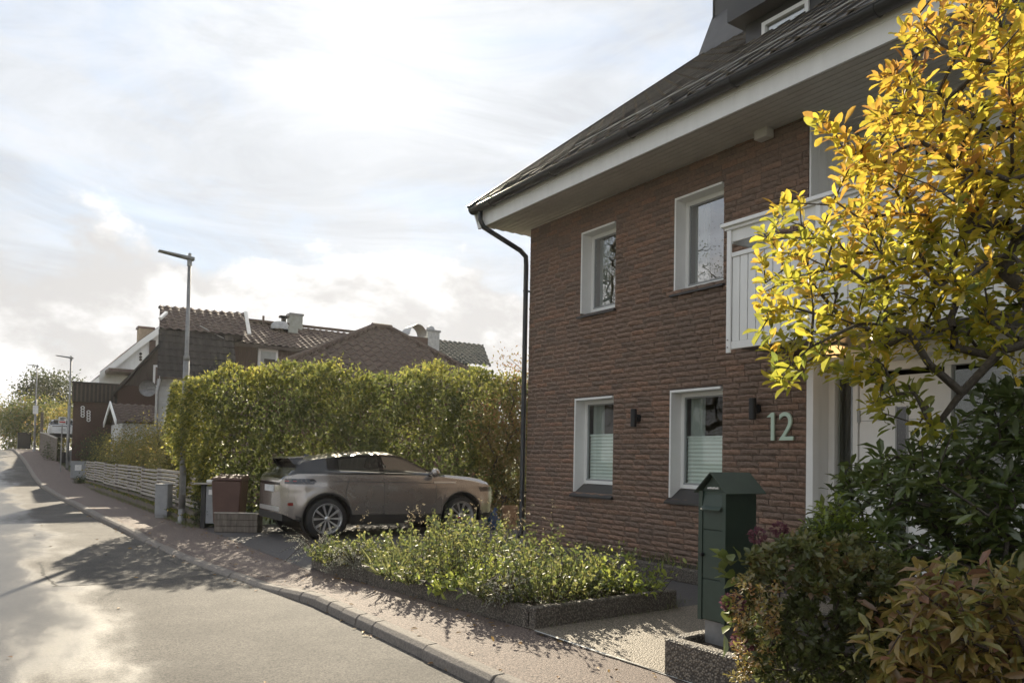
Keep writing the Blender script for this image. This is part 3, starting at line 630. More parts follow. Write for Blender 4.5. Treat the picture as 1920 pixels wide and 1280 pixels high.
for zz in (.9, 2.6, 4.4): b = MB(); b.lathe([(.049, -.012), (.049, .012)], (7.61, 11.1, zz), 'Z', 12); b.box((7.61, 11.08, zz-.012), (7.7, 11.12, zz+.012)); b.build('pipe_clip', 'gutter_black', dp)
# roof: decking, tiles as pieces
def rp(u, y, n=0.): return ROOF0+RU*u+RN*n+Vector((0, y, 0))
mb = MB(); mb.prism([rp(0, VERGE_Y, -.06), rp(0, -3, -.06), rp(9.3, -3, -.06), rp(9.3, VERGE_Y, -.06)], RN*.05)
a = rp(9.3, VERGE_Y, -.01); b = rp(9.3, -3, -.01); e1 = Vector((a.x+4.5, VERGE_Y, a.z-3.5)); e2 = Vector((a.x+4.5, -3, a.z-3.5)); mb.add([a, b, e2, e1], [(0, 1, 2, 3)])
roof = mb.build('roof', 'roof_dark', house)
TW, TL = .3, .34
def tile_geo(rg):
    V = []; nu = 7
    for j, u in enumerate((-.02, TL+.03)):
        for i in range(nu):
            t = i/(nu-1); n = .016+(.024 if t < .17 else .003*math.cos(6.28*t))+(.0 if u < 0 else -.012); V.append((u, t*TW*1.04, n))
    Fc = [(i, i+1, nu+i+1, nu+i) for i in range(nu-1)]
    o = len(V); V += [(-.02, V[i][1], V[i][2]-.014) for i in range(nu)]; Fc += [(i, o+i, o+i+1, i+1) for i in range(nu-1)]
    o = len(V); V += [(V[0][0], V[0][1], V[0][2]-.024), (V[nu][0], V[nu][1], V[nu][2]-.024)]; Fc += [(0, nu, o+1, o)]
    return V, Fc
tV, tF = tile_geo(random); tm = []
for q in range(6):
    me = bpy.data.meshes.new('roof_tile'); me.from_pydata([Vector((v[0], v[1], v[2]+random.uniform(-.003, .003))) for v in tV], [], tF); me.update(); rv = random.random()*.5; set_rnd(me, [rv]*6+[.9]*6+[rv]*(len(tF)-12)); me.materials.append(MATS['roof_tile']); tm.append(me)  # front edge faces coloured lighter, as if catching the light
RM = Matrix(((RU.x, 0, RN.x), (0, 1, 0), (RU.z, 0, RN.z))).to_4x4()
tiles = []
for j in range(26):
    for i in range(34):
        yy = VERGE_Y-.02-(i+1)*TW
        if yy < 1.4: continue
        tiles.append((j*TL, yy))
def tkey(t): p = rp(t[0], t[1]); d_ = Vector((p.x, p.y, p.z-EYE)); return -abs(d_.normalized().dot(RN))/d_.length_squared*(1 if t[1] > 3.4 else 0)
tiles.sort(key=tkey); mb = MB()
for q, (u, yy) in enumerate(tiles):
    if q < 295:
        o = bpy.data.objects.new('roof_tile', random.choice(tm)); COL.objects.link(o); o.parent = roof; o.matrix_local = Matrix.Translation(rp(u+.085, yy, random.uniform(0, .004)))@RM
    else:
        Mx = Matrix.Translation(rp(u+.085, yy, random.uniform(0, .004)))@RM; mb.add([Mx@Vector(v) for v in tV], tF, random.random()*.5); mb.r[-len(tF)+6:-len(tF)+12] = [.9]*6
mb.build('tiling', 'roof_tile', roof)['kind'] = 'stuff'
mb = MB(); mb.prism([rp(-.03, VERGE_Y+.03, .0), rp(9.3, VERGE_Y+.03, 0), rp(9.3, VERGE_Y-.04, .0), rp(-.03, VERGE_Y-.04, 0)], RN*.06); mb.build('verge_strip', 'dark_metal', roof)
# metal-clad upper storey at the gable and the dormer in front of it
mb = MB(); x0 = 12.85; zb = 5.8+SL*(x0-6.72); mb.box((x0, 4.5, zb-.6), (16.5, 11.62, 15.5)); up = mb.build('metal_storey', 'dark_metal', house)
for q in range(9): b = MB(); yy = 11.62-.62*q; b.box((x0-.03, yy-.02, zb-.3), (x0-.001, yy+.0, 15.45)); b.build('standing_seam', 'dark_metal', up)
for zz in (zb+1.9,): b = MB(); b.box((x0-.015, 4.6, zz), (x0-.002, 11.6, zz+.03)); b.build('standing_seam', 'dark_metal', up)
mb = MB(); mb.prism([(x0-.45, 11.66, zb-.33), (x0+.02, 11.66, zb+.75), (x0+.02, 11.66, zb-.1)], (0, -7, 0)); mb.build('flashing', 'dark_metal', up)
DX = 9.35
dl = PX(1398, 80, DX).y; zt_ = PX(1398, 45, DX).z
dorm = empty('dormer', None, None); dorm.parent = house
wl, wr = PX(1430, 60, DX).y, PX(1518, 10, DX).y; wt = PX(1430, 45, DX).z
zr = 5.8+SL*(DX-6.72)
mb = MB(); mb.box((DX, wl, zr-.3), (12.8, dl, wt+.2)); mb.box((DX, 2.5, zr-.3), (12.8, wr, wt+.2)); mb.box((DX, wr, wt), (12.8, wl, wt+.2)); mb.box((DX+.3, wr, zr-.3), (DX+.32, wl, wt)); mb.build('dormer_wall', 'dark_metal', dorm)
mb = MB(); mb.box((DX-.28, 2.0, wt+.12), (13, dl+.12, wt+.12+.42)); mb.build('dormer_roof', 'dark_metal', dorm)
mb = MB(); f = .06
mb.box((DX-.03, wl-.001, zr-.2), (DX+.05, wl-.001-f, wt-.001)); mb.box((DX-.03, wr+.001, zr-.2), (DX+.05, wr+.001+f, wt-.001)); mb.box((DX-.03, wr+f, wt-f), (DX+.05, wl-f, wt-.002)); mb.build('window_frame', 'white_paint', dorm)
mb = MB(); mb.box((DX+.02, wr+f, zr-.2), (DX+.026, wl-f, wt-f)); mb.build('pane', 'window_glass', dorm)
# snow guard rods along the eave
for q, uu in enumerate((.62,)):
    b = MB(); b.tube([rp(uu, 9.2, .07), rp(uu, 1.5, .07)], .006, 6); b.build('snow_rail', 'galvanised', roof)
# alarm box under the soffit
mb = MB(); p = PX(1432, 237, W-.1); mb.box((W-.16, p.y-.09, SOF-.12), (W-.02, p.y+.1, SOF-.002)); mb.build('junction_box', 'soffit', house, bevel=.01)
# plinth planter strip
mb = MB(); mb.box((7.02, 5.75, 0), (7.14, 9.4, .17)); mb.build('plinth_edge', 'pebble_wall', house, bevel=.012)
mb = MB(); mb.box((7.14, 5.78, 0), (W, 9.38, .12)); mb.build('plinth_soil', 'soil', house)

# entrance and loggia ------------------------------------------------------
XD = 8.05
def bx(name, a, b, m, parent=house, bevel=.003): q = MB(); q.box(a, b); return q.build(name, m, parent, bevel=bevel)
bx('door_post', (W-.012, DY-.1, 0), (W+.1, DY-.012, 2.62), 'white_paint'); bx('door_post', (W+.1, DY-.075, 0), (XD, DY-.02, 2.6), 'white_board')
bx('door_post', (XD-.06, DY-.16, 0), (XD+.05, DY-.078, 2.55), 'white_paint')
bx('entrance_head', (W-.01, 1.9, 2.6), (XD+.1, DY-.013, 2.8), 'white_board'); bx('entrance_header', (XD-.05, 1.9, 2.5), (XD+.05, DY-.16, 2.598), 'white_paint')
sg = empty('side_light', None, None); sg.parent = house
bx('pane', (XD-.01, 5.13, .25), (XD-.004, 5.33, 2.45), 'window_glass_low', sg, 0); bx('mullion', (XD-.05, 5.07, .02), (XD+.05, 5.129, 2.498), 'white_paint', sg); bx('rail', (XD-.05, 5.131, .02), (XD+.05, 5.349, .24), 'white_paint', sg); bx('rail', (XD-.05, 5.131, 2.451), (XD+.05, 5.349, 2.499), 'white_paint', sg)
dr = empty('front_door', None, None); dr.parent = house
bx('door_leaf', (XD-.03, 4.12, .05), (XD+.03, 5.06, 2.44), 'white_paint', dr)
for zz in (.55, 1.02, 1.49, 1.96): bx('groove', (XD-.032, 4.13, zz), (XD-.0301, 5.05, zz+.006), 'frame_grey', dr, 0)
bx('door_glass', (XD-.036, 4.52, .55), (XD-.0302, 4.62, 2.1), 'car_black', dr, 0)
for yy in (4.5, 4.621): bx('glass_bead', (XD-.04, yy, .54), (XD-.0303, yy+.018, 2.11), 'frame_grey', dr, 0)
bx('hinge', (XD-.05, 5.045, 1.95), (XD-.031, 5.075, 2.08), 'frame_grey', dr, 0); bx('hinge', (XD-.05, 5.045, .4), (XD-.031, 5.075, .53), 'frame_grey', dr, 0)
bx('door_handle', (XD-.08, 4.2, 1.0), (XD-.03, 4.23, 1.3), 'galvanised', dr)
bx('mullion', (XD-.05, 4.05, .02), (XD+.05, 4.118, 2.498), 'white_paint'); sg2 = empty('side_light', None, None); sg2.parent = house
bx('pane', (XD-.01, 3.5, .25), (XD-.004, 4.04, 2.45), 'window_glass_low', sg2, 0); bx('mullion', (XD-.05, 3.42, .02), (XD+.05, 3.499, 2.498), 'white_paint', sg2)
bx('entrance_panel', (XD-.03, 1.9, 0), (XD+.03, 3.418, 2.498), 'white_board')
hall = MB(); hall.add([(9.6, 3, 0), (9.6, 5.6, 0), (9.6, 5.6, 2.6), (9.6, 3, 2.6)], [(0, 1, 2, 3)]); hall.add([(XD+.1, 5.45, 0), (9.6, 5.45, 0), (9.6, 5.45, 2.6), (XD+.1, 5.45, 2.6)], [(0, 1, 2, 3)]); hall.add([(XD+.1, 3, 2.6), (9.6, 3, 2.6), (9.6, 5.6, 2.6), (XD+.1, 5.6, 2.6)], [(0, 1, 2, 3)]); hall.build('hall', 'room_dark', house)
bx('entrance_step', (7.5, 3.2, .0), (8.5, DY-.02, .05), 'pebble_wall')
# loggia above: side panelling, back wall of boards, door-window
for q in range(6): bx('loggia_board', (W+.002+.15*q, DY-.045, 2.9), (W+.148+.15*q, DY-.02-(.012 if q % 2 else 0), SOF-.001), 'white_board')
y = DY-.06
while y > 1.95: bx('loggia_board', (8.6, max(1.9, y-.14), 2.9), (8.63, y, SOF-.001), 'white_board'); y -= .145
lw = empty('loggia_window', None, None); lw.parent = house
bx('frame', (8.54, 3.1, 3.0), (8.598, 4.7, 5.1), 'white_paint', lw); bx('pane', (8.53, 3.2, 3.1), (8.539, 4.6, 5.0), 'car_black', lw, 0)
bx('loggia_floor', (W, 1.9, 2.805), (8.7, DY-.02, 2.899), 'pale_siding')
# balcony
BX, BY1, BY0 = 6.6, 5.72, 1.2
bal = empty('balcony', None, None); bal.parent = house
bx('floor', (BX+.05, BY0, 2.74), (W, BY1-.05, 2.87), 'pale_siding', bal); bx('bottom_rail', (BX-.005, BY0, 2.7), (BX+.03, BY1, 2.78), 'white_board', bal); bx('underside', (BX+.03, BY0, 2.725), (W-.01, BY1-.02, 2.738), 'sill_metal', bal)
y = BY1-.055
while y > BY0:
    bx('board', (BX, y-.1, 2.782), (BX+.022, y-.004, 3.7), 'white_board', bal); y -= .106
x = BX+.03
while x < W-.1: bx('board', (x, BY1-.02, 2.742), (x+.1, BY1, 3.7), 'white_board', bal); x += .106
bx('mid_rail', (BX-.012, BY0, 3.702), (BX+.04, BY1+.002, 3.75), 'white_paint', bal); bx('mid_rail', (BX+.042, BY1-.03, 3.702), (W, BY1+.002, 3.75), 'white_paint', bal)
bx('top_board', (BX-.002, BY0, 3.87), (BX+.03, BY1-.05, 4.0), 'white_board', bal); bx('top_board', (BX+.05, BY1-.03, 3.87), (W, BY1, 4.0), 'white_board', bal)
bx('cap_rail', (BX-.07, BY0, 4.035), (BX+.1, BY1+.06, 4.075), 'white_paint', bal); bx('cap_moulding', (BX-.035, BY0, 4.0), (BX+.06, BY1+.03, 4.034), 'white_paint', bal); bx('cap_rail', (BX+.101, BY1-.1, 4.035), (W, BY1+.06, 4.075), 'white_paint', bal)
for yy in (BY1, 4.62, 3.5, 2.4):
    bx('post', (BX-.028, yy-.055, 2.66), (BX-.0025, yy, 3.998), 'white_paint', bal)
    for zz in (2.72, 2.8): b = MB(); b.lathe([(0, -.012), (.009, -.01), (.009, 0)], (BX-.028, yy-.027, zz), 'X', 8); b.build('bolt', 'galvanised', bal)
# lamps on the wall, lit ceiling lamp, number
def wall_lamp(yc, zc, label):
    t = empty('wall_lamp', label, 'lamp', loc=(0, 0, 0)); b = MB(); b.lathe([(0, -.13), (.04, -.13), (.045, -.125), (.045, .125), (.04, .13), (.03, .12), (0, .12)], (W-.1, yc, zc), 'Z', 16); b.build('shade', 'black_plastic', t, smooth=False)
    b = MB(); b.lathe([(.03, -.1), (.03, .02)], (W, yc, zc), 'X', 12); b.build('bracket', 'black_plastic', t)
    b = MB(); b.lathe([(0, -.03), (.055, -.03), (.055, .01)], (W, yc, zc), 'X', 14); b.build('base', 'black_plastic', t)
wall_lamp(PX(1188, 783, W-.1).y, PX(1188, 783, W-.1).z, 'black tube wall lamp between the two ground floor windows'); wall_lamp(PX(1411, 766, W-.1).y, PX(1411, 766, W-.1).z, 'black tube wall lamp beside the number 12')
cl = empty('ceiling_lamp', 'lit square lamp under the balcony above the door', 'lamp'); p = PX(1565, 652, 7.25)
b = MB(); b.box((p.x-.08, p.y-.08, 2.6), (p.x+.08, p.y+.08, 2.7)); b.build('diffuser', 'lamp_glow', cl, bevel=.015); b = MB(); b.box((p.x-.09, p.y-.09, 2.701), (p.x+.09, p.y+.09, 2.724)); b.build('base', 'galvanised', cl)
l = bpy.data.lights.new('bulb', 'POINT'); l.energy = .8; l.color = (1, .7, .4); l.shadow_soft_size = .08; lo = bpy.data.objects.new('bulb', l); COL.objects.link(lo); lo.location = (p.x, p.y, 2.55); lo.parent = cl
hn = empty('house_number', 'pale green house number 12 on the brick wall beside the entrance', 'number')
for ch, (xa, xb) in (('1', (1438, 1452)), ('2', (1461, 1488))):
    me = text_mesh(ch, 1., .03); vs = np.array([v.co for v in me.vertices]); mn, mx_ = vs.min(0), vs.max(0)
    ya, yb = PX(xa, 800, W-.03).y, PX(xb, 800, W-.03).y; z0, z1 = 1.745, 2.075
    for v in me.vertices:
        c = v.co; t = (c.x-mn[0])/(mx_[0]-mn[0]); s = (c.y-mn[1])/(mx_[1]-mn[1]); v.co = (W-.028-(.012 if c.z > 0 else -.012), ya+(yb-ya)*t, z0+(z1-z0)*s)
    if ch == '1':
        P1 = [(0, .84), (.62, 1.), (1., 1.), (1., 0), (.58, 0), (.58, .84)]; b = MB(); b.prism([(W-.04, ya+(yb-ya)*t, z0+(z1-z0)*s) for t, s in P1], (.024, 0, 0)); b.build('digit', 'number_green', hn); continue
    set_rnd(me, [0]*len(me.polygons)); link('digit', me, hn, 'number_green')

# ------------------------------------------------------------------ street furniture
def lamp_post(base, h, label, lean=(0, 0), cable_box=False):
    b = Vector(base); t = empty('street_lamp', label, 'street lamp', 'street lamps along the pavement', loc=b)
    top = Vector((lean[0], lean[1], h)); s = h/5.6; mid = top*.62
    m = MB(); m.lathe([(.1*s, 0), (.1*s, .02), (.075*s, .03), (.072*s, .3)], (0, 0, 0), 'Z', 14); m.tube([(0, 0, .02), mid], [.07*s, .062*s], 12); m.build('lower_pole', 'lamp_post_grey', t, smooth=True)
    m = MB(); m.tube([mid-Vector((0, 0, .04)), mid+Vector((0, 0, .05)), mid+Vector((0, 0, .1)), top], [.066*s, .06*s, .042*s, .036*s], 12); m.build('upper_pole', 'lamp_post_grey', t, smooth=True)
    hd = MB(); L_ = .62*s
    hd.add([top+Vector(q) for q in [(.09*s, -.09*s, .05), (.09*s, .09*s, .05), (-L_, .1*s, .1), (-L_, -.1*s, .1), (.09*s, -.08*s, -.02), (.09*s, .08*s, -.02), (-L_, .09*s, .075), (-L_, -.09*s, .075)]],
           [(0, 3, 2, 1), (4, 5, 6, 7), (0, 1, 5, 4), (1, 2, 6, 5), (2, 3, 7, 6), (3, 0, 4, 7)]); hh = hd.build('lamp_head', 'frame_grey', t, bevel=.012)
    n = MB(); n.lathe([(.035*s, 0), (.035*s, .07), (.02*s, .09), (0, .09)], top+Vector((.0, 0, .05)), 'Z', 10); n.build('sensor', 'frame_grey', hh)
    k = MB(); k.tube([top-Vector((0, 0, .14)), top+Vector((0, 0, .02))], .05*s, 10); k.build('spigot', 'frame_grey', t)
    k = MB(); k.box((-.05, -.078*s, .6), (.05, -.06*s, 1.0)); k.build('service_door', 'lamp_post_grey', t)
    return t
p = PZ(340, 980); lamp_post(p, 5.55, 'grey street lamp standing beside the slatted fence and tall hedge', (.0, 0))
p = PZ(125, 900); lamp_post((p.x, p.y, 0), 6.05, 'grey street lamp beside the far utility cabinet')
p = PY(64, 844, 60); lamp_post((p.x, 60, GZ(60)), 5.6, 'grey street lamp with a small white plate near the hill crest'); 
b = MB(); b.box((-.16, -.1, 2.45), (.14, -.075, 3.0)); q = b.build('plate', 'sign_white', [o for o in COL.objects if o.name.startswith('street_lamp')][-1])
p = PY(38, 735, 84); lamp_post((p.x, 84, GZ(84)), p.z-GZ(84), 'grey street lamp rising behind the bushes past the crest'); p = PY(12, 827, 200); lamp_post((p.x, 200, p.z-5.8), 5.8, 'tiny street lamp far down the road beyond the crest')
def cabinet(base, w, d, h, rz, label, label_plate=False, m='cabinet_grey'):
    t = empty('utility_cabinet', label, 'cabinet', loc=base, rz=rz); b = MB(); b.box((-w/2, -d/2, .06), (w/2, d/2, h)); b.build('body', m, t, bevel=.01)
    b = MB(); b.box((-w/2-.01, -d/2-.01, h), (w/2+.01, d/2+.01, h+.025)); b.build('lid', m, t, bevel=.006)
    b = MB(); b.box((-w/2+.01, -d/2+.01, -.05), (w/2-.01, d/2-.01, .06)); b.build('foot', 'lamp_post_grey', t)
    b = MB(); b.box((-w/2+.02, -d/2-.008, .1), (w/2-.02, -d/2-.001, h-.03)); dd = b.build('door', m, t)
    if label_plate: b = MB(); b.box((-w*.22, -d/2-.014, h*.6), (w*.2, -d/2-.009, h*.86)); b.build('plate', 'sign_white', dd)
cabinet(PZ(306, 970), .3, .22, .74, R(-38), 'slim grey metal cabinet on the pavement in front of the fence')
p = PZ(147, 906); cabinet((p.x, p.y, 0), .62, .35, .98, R(-12), 'grey utility cabinet with a white notice at the end of the fence', True); p = PZ(137, 900); cabinet((p.x+.5, p.y+4.5, .15), .8, .4, 1.3, R(-12), 'darker grey cabinet behind the one with the white notice')
# slatted fence on a low wall
fp = [Vector((3.47, 16.65, 0)), Vector((3.36, 24, 0)), Vector((3.2, 37.2, 0))]
def fpt(y): return 3.47+(3.2-3.47)*(y-16.65)/(37.2-16.65)
fence = empty('slat_fence', 'low weathered fence of horizontal slats on a concrete base', 'fence', loc=(0, 0, 0))
ye = [16.65, 18.9, 21.2, 23.5, 26., 28.6, 31.4, 34.3, 37.2]
for q, (a, b_) in enumerate(zip(ye[:-1], ye[1:])):
    st = .02*math.sin(q*2.3)
    for k in range(8):
        zz = .34+.093*k; m = MB(); xa, xb = fpt(a), fpt(b_); dz0, dz1 = random.gauss(0, .006)+st, random.gauss(0, .006)+st
        m.add([(xa-.022, a+.004, zz+dz0), (xa, a+.004, zz+dz0), (xa, a+.004, zz+.058+dz0), (xa-.022, a+.004, zz+.058+dz0), (xb-.022, b_-.004, zz+dz1), (xb, b_-.004, zz+dz1), (xb, b_-.004, zz+.058+dz1), (xb-.022, b_-.004, zz+.058+dz1)],
              [(0, 1, 2, 3), (7, 6, 5, 4), (0, 4, 5, 1), (1, 5, 6, 2), (2, 6, 7, 3), (3, 7, 4, 0)]); m.build('slat', 'weathered_wood', fence)
for yy in ye: m = MB(); m.box((fpt(yy)+.003, yy-.04, 0), (fpt(yy)+.075, yy+.04, 1.08)); m.build('post', 'grey_wood', fence)
m = MB()
for a, b_ in zip(ye[:-1], ye[1:]):
    m.add([(fpt(a)-.1, a+.01, -.05), (fpt(b_)-.1, b_-.01, -.05), (fpt(b_)-.08, b_-.01, .26), (fpt(a)-.08, a+.01, .26), (fpt(a)+.12, a+.01, -.05), (fpt(b_)+.12, b_-.01, -.05), (fpt(b_)+.12, b_-.01, .26), (fpt(a)+.12, a+.01, .26)], [(0, 1, 2, 3), (3, 2, 6, 7), (4, 7, 6, 5), (0, 3, 7, 4), (1, 5, 6, 2)])
m.build('base_wall', 'pm' if False else 'grey_wood', fence)
# bin, planter box, letter stand by the driveway
bn = empty('wheelie_bin', 'brown wheelie bin behind a low wooden box', 'bin', loc=(3.86, 15.78, 0), rz=R(-28))
m = MB(); m.add([(-.24, -.26, .12), (.24, -.26, .12), (.24, .26, .12), (-.24, .26, .12), (-.28, -.3, .95), (.28, -.3, .95), (.28, .32, .95), (-.28, .32, .95)], [(0, 3, 2, 1), (4, 5, 6, 7), (0, 1, 5, 4), (1, 2, 6, 5), (2, 3, 7, 6), (3, 0, 4, 7)]); m.build('body', 'bin_brown', bn, bevel=.02)
m = MB(); m.add([(-.3, -.33, .955), (.3, -.33, .955), (.3, .34, .955), (-.3, .34, .955), (-.27, -.29, 1.0), (.27, -.29, 1.0), (.27, .3, 1.06), (-.27, .3, 1.06)], [(0, 3, 2, 1), (4, 5, 6, 7), (0, 1, 5, 4), (1, 2, 6, 5), (2, 3, 7, 6), (3, 0, 4, 7)]); m.build('lid', 'bin_brown', bn, bevel=.012)
m = MB(); m.tube([(-.24, .36, .98), (.24, .36, .98)], .017, 8); m.build('handle', 'bin_brown', bn)
for sx in (-.22, .22): m = MB(); m.lathe([(0, -.03), (.1, -.03), (.1, .03), (0, .03)], (sx, .28, .1), 'X', 14); m.build('wheel', 'black_plastic', bn)
bb = empty('wooden_planter_box', 'low grey plank box beside the driveway in front of the brown bin', 'planter', loc=PZ(442, 998), rz=R(-33))
for k in range(3): m = MB(); m.box((-.4, -.02, .01+.115*k), (.4, .015, .118+.115*k)); m.build('plank', 'grey_wood', bb, bevel=.004)
for k in range(3): m = MB(); m.box((.37, .017, .01+.115*k), (.4, .32, .118+.115*k)); m.build('plank', 'grey_wood', bb, bevel=.004)
for k in range(3): m = MB(); m.box((-.4, .017, .01+.115*k), (-.37, .32, .118+.115*k)); m.build('plank', 'grey_wood', bb, bevel=.004)
m = MB(); m.box((-.41, -.03, .357), (.41, .03, .375)); m.build('cap', 'weathered_wood', bb); m = MB(); m.box((-.365, .02, 0), (.365, .31, .3)); m.build('soil', 'soil', bb)
lb = empty('letterbox_stand', 'dark letterbox stand with a pale shelf on top beside the brown bin', 'letterbox', loc=PZ(394, 990), rz=R(-33))
for sx in (-.14, .13): m = MB(); m.box((sx-.045, -.04, -.02), (sx+.045, .05, .86)); m.build('post', 'black_plastic', lb, bevel=.006)
m = MB(); m.box((-.09, -.02, .1), (.08, .03, .82)); m.build('panel', 'cabinet_grey', lb); m = MB(); m.box((-.3, -.12, .862), (.2, .12, .888)); m.build('shelf', 'weathered_wood', lb)
m = MB(); m.box((-.03, -.06, .66), (.04, -.041, .76)); m.build('latch_plate', 'sign_white', lb)
m = MB(); m.box((-.08, -.07, .889), (.1, .07, .95)); m.build('tray', 'sign_white', lb, bevel=.015)
# green mailbox on a post in the pebble planter
mx = empty('mailbox', 'tall dark green metal mailbox with a gabled roof in front of the house', 'mailbox', loc=(4.2, 3.76, 0))
m = MB(); m.box((.015, -.105, .36), (.34, .105, 1.27)); m.build('body', 'mailbox_green', mx, bevel=.004)
m = MB(); m.prism([(.015, -.105, 1.2705), (.015, .105, 1.2705), (.015, 0, 1.385)], (.32, 0, 0)); m.build('gable', 'mailbox_green', mx)
for s in (-1, 1):
    m = MB(); m.prism([(-.03, 0, 1.395), (-.03, s*.15, 1.252), (-.03, s*.15, 1.258), (-.03, 0, 1.403)], (.42, 0, 0)); m.build('roof', 'mailbox_green', mx)
m = MB(); m.box((-.004, .09, .36), (.014, .125, 1.268)); m.build('edge_strip', 'mailbox_green', mx); m = MB(); m.box((-.004, -.122, .36), (.014, -.092, 1.268)); m.build('edge_strip', 'mailbox_green', mx)
m = MB(); m.add([(.012, -.088, 1.245), (.012, .086, 1.245), (-.004, .086, 1.165), (-.004, -.088, 1.165), (-.03, .086, 1.14), (-.03, -.088, 1.14), (-.028, .086, 1.132), (-.028, -.088, 1.132)], [(0, 1, 2, 3), (3, 2, 4, 5), (5, 4, 6, 7)]); m.build('flap', 'mailbox_green', mx)
m = MB(); m.box((.002, -.088, 1.0), (.012, .086, 1.13)); m.build('panel', 'mailbox_green', mx, bevel=.002)
m = MB(); m.box((.002, -.088, .655), (.012, .086, .993)); dd = m.build('door', 'mailbox_green', mx, bevel=.002); m = MB(); m.lathe([(0, -.03), (.012, -.03), (.014, -.005), (.01, .004)], (.002, .082, .82), 'X', 10); m.build('lock', 'black_plastic', dd)
m = MB(); m.box((.002, -.088, .37), (.012, .086, .648)); m.build('panel', 'mailbox_green', mx, bevel=.002)
m = MB(); m.box((.03, -.085, -.0), (.3, .085, .36)); m.build('pedestal', 'lamp_post_grey', mx)
for k, (t0, t1) in enumerate(((0, .1), (.13, .2), (.23, .3), (.33, .42), (.45, .5), (.53, .64), (.68, .76), (.79, .88), (.91, 1))):     # small raised lettering, too small to read
    m = MB(); m.box((.004, .052-.1*t0, 1.284+.002*(k % 2)), (.0145, .052-.1*t1, 1.295+.002*(k % 3))); m.build('letter_mark', 'sign_white', mx)
# pebble planters
def trough(name, pts, h, th, label, soil_z):
    t = empty(name, label, 'planter'); n = len(pts); P = [Vector(p) for p in pts]
    for a, b_ in zip(P, P[1:]+P[:1]):
        d_ = (b_-a).normalized(); s = Vector((-d_.y, d_.x, 0)); L_ = (b_-a).length; k = max(1, round(L_/1.3))
        for q in range(k):
            u, v = a+d_*(L_*q/k+.004), a+d_*(L_*(q+1)/k-.004)
            if q == k-1: v = v-d_*(th+.004)
            m = MB(); m.prism([u, v, v+s*th, u+s*th], (0, 0, h+random.uniform(-.008, .008))); m.build('kerb_slab', 'pebble_wall', t, bevel=.012)
    m = MB(); m.add([(p.x, p.y, soil_z) for p in P], [tuple(range(n))]); m.build('soil', 'soil', t); return t
PL = [(3.93, 5.5, -.02), (5.76, 5.6, -.02), (5.62, 9.75, -.02), (3.47, 9.9, -.02)]
trough('planter', PL, .2, .1, 'long pebble concrete planter full of wild flowers beside the pavement', .14)
trough('planter', [(3.9, -1.5, -.02), (6.6, -1.5, -.02), (6.6, 3.6, -.02), (5.4, 4.05, -.02), (3.9, 3.92, -.02)], .27, .1, 'pebble concrete planter holding the green mailbox and shrubs', .2)
# things left by the house corner
pb = empty('paper_bag', 'brown paper garden waste bag standing by the house corner', 'bag', loc=PZ(948, 994)+Vector((.35, .4, 0)), rz=R(-25))
A = []
for q in range(9):
    zz = .48*q/8; w_, d_ = .15+.012*math.sin(q*2.1), .11+.01*math.cos(q*1.7); A.append([(sx*w_+random.uniform(-.008, .008), sy*d_+random.uniform(-.008, .008), zz) for sx, sy in ((-1, -1), (0, -1.08), (1, -1), (1.05, 0), (1, 1), (0, 1.05), (-1, 1), (-1.05, 0), (-1, -1))])
gridmesh('bag_body', np.array(A), 'paper_bag', pb, False); m = MB(); m.add([(-.13, -.09, .43), (.13, -.09, .43), (.13, .09, .44), (-.13, .09, .45)], [(0, 1, 2, 3)]); m.build('contents', 'soil', pb)
bg_ = empty('plastic_bag', 'crumpled blue plastic bag beside the paper bag', 'bag', loc=PZ(920, 996)+Vector((.35, .45, 0)))
A = np.array([[((.17-.1*(q/7)**2)*math.cos(a)*(1+.12*math.sin(3*a+q)), (.14-.08*(q/7)**2)*math.sin(a)*(1+.1*math.cos(4*a+2*q)), .34*q/7) for a in np.linspace(0, 2*math.pi, 15)] for q in range(8)]); gridmesh('bag_body', A, 'blue_plastic', bg_); m = MB(); m.tube([(0, 0, .33), (.02, 0, .38), (.06, .01, .41)], [.05, .03, .05], 7); m.build('knot', 'blue_plastic', bg_)
bo = empty('storage_box', 'grey lidded box on the driveway behind the paper bag', 'box', loc=(8.6, 14.9, 0), rz=.1)
m = MB(); m.box((-.3, -.3, 0), (.5, .3, .42)); m.build('body', 'cabinet_grey', bo, bevel=.015); m = MB(); m.box((-.33, -.33, .422), (.53, .33, .47)); m.build('lid', 'cabinet_grey', bo, bevel=.015)

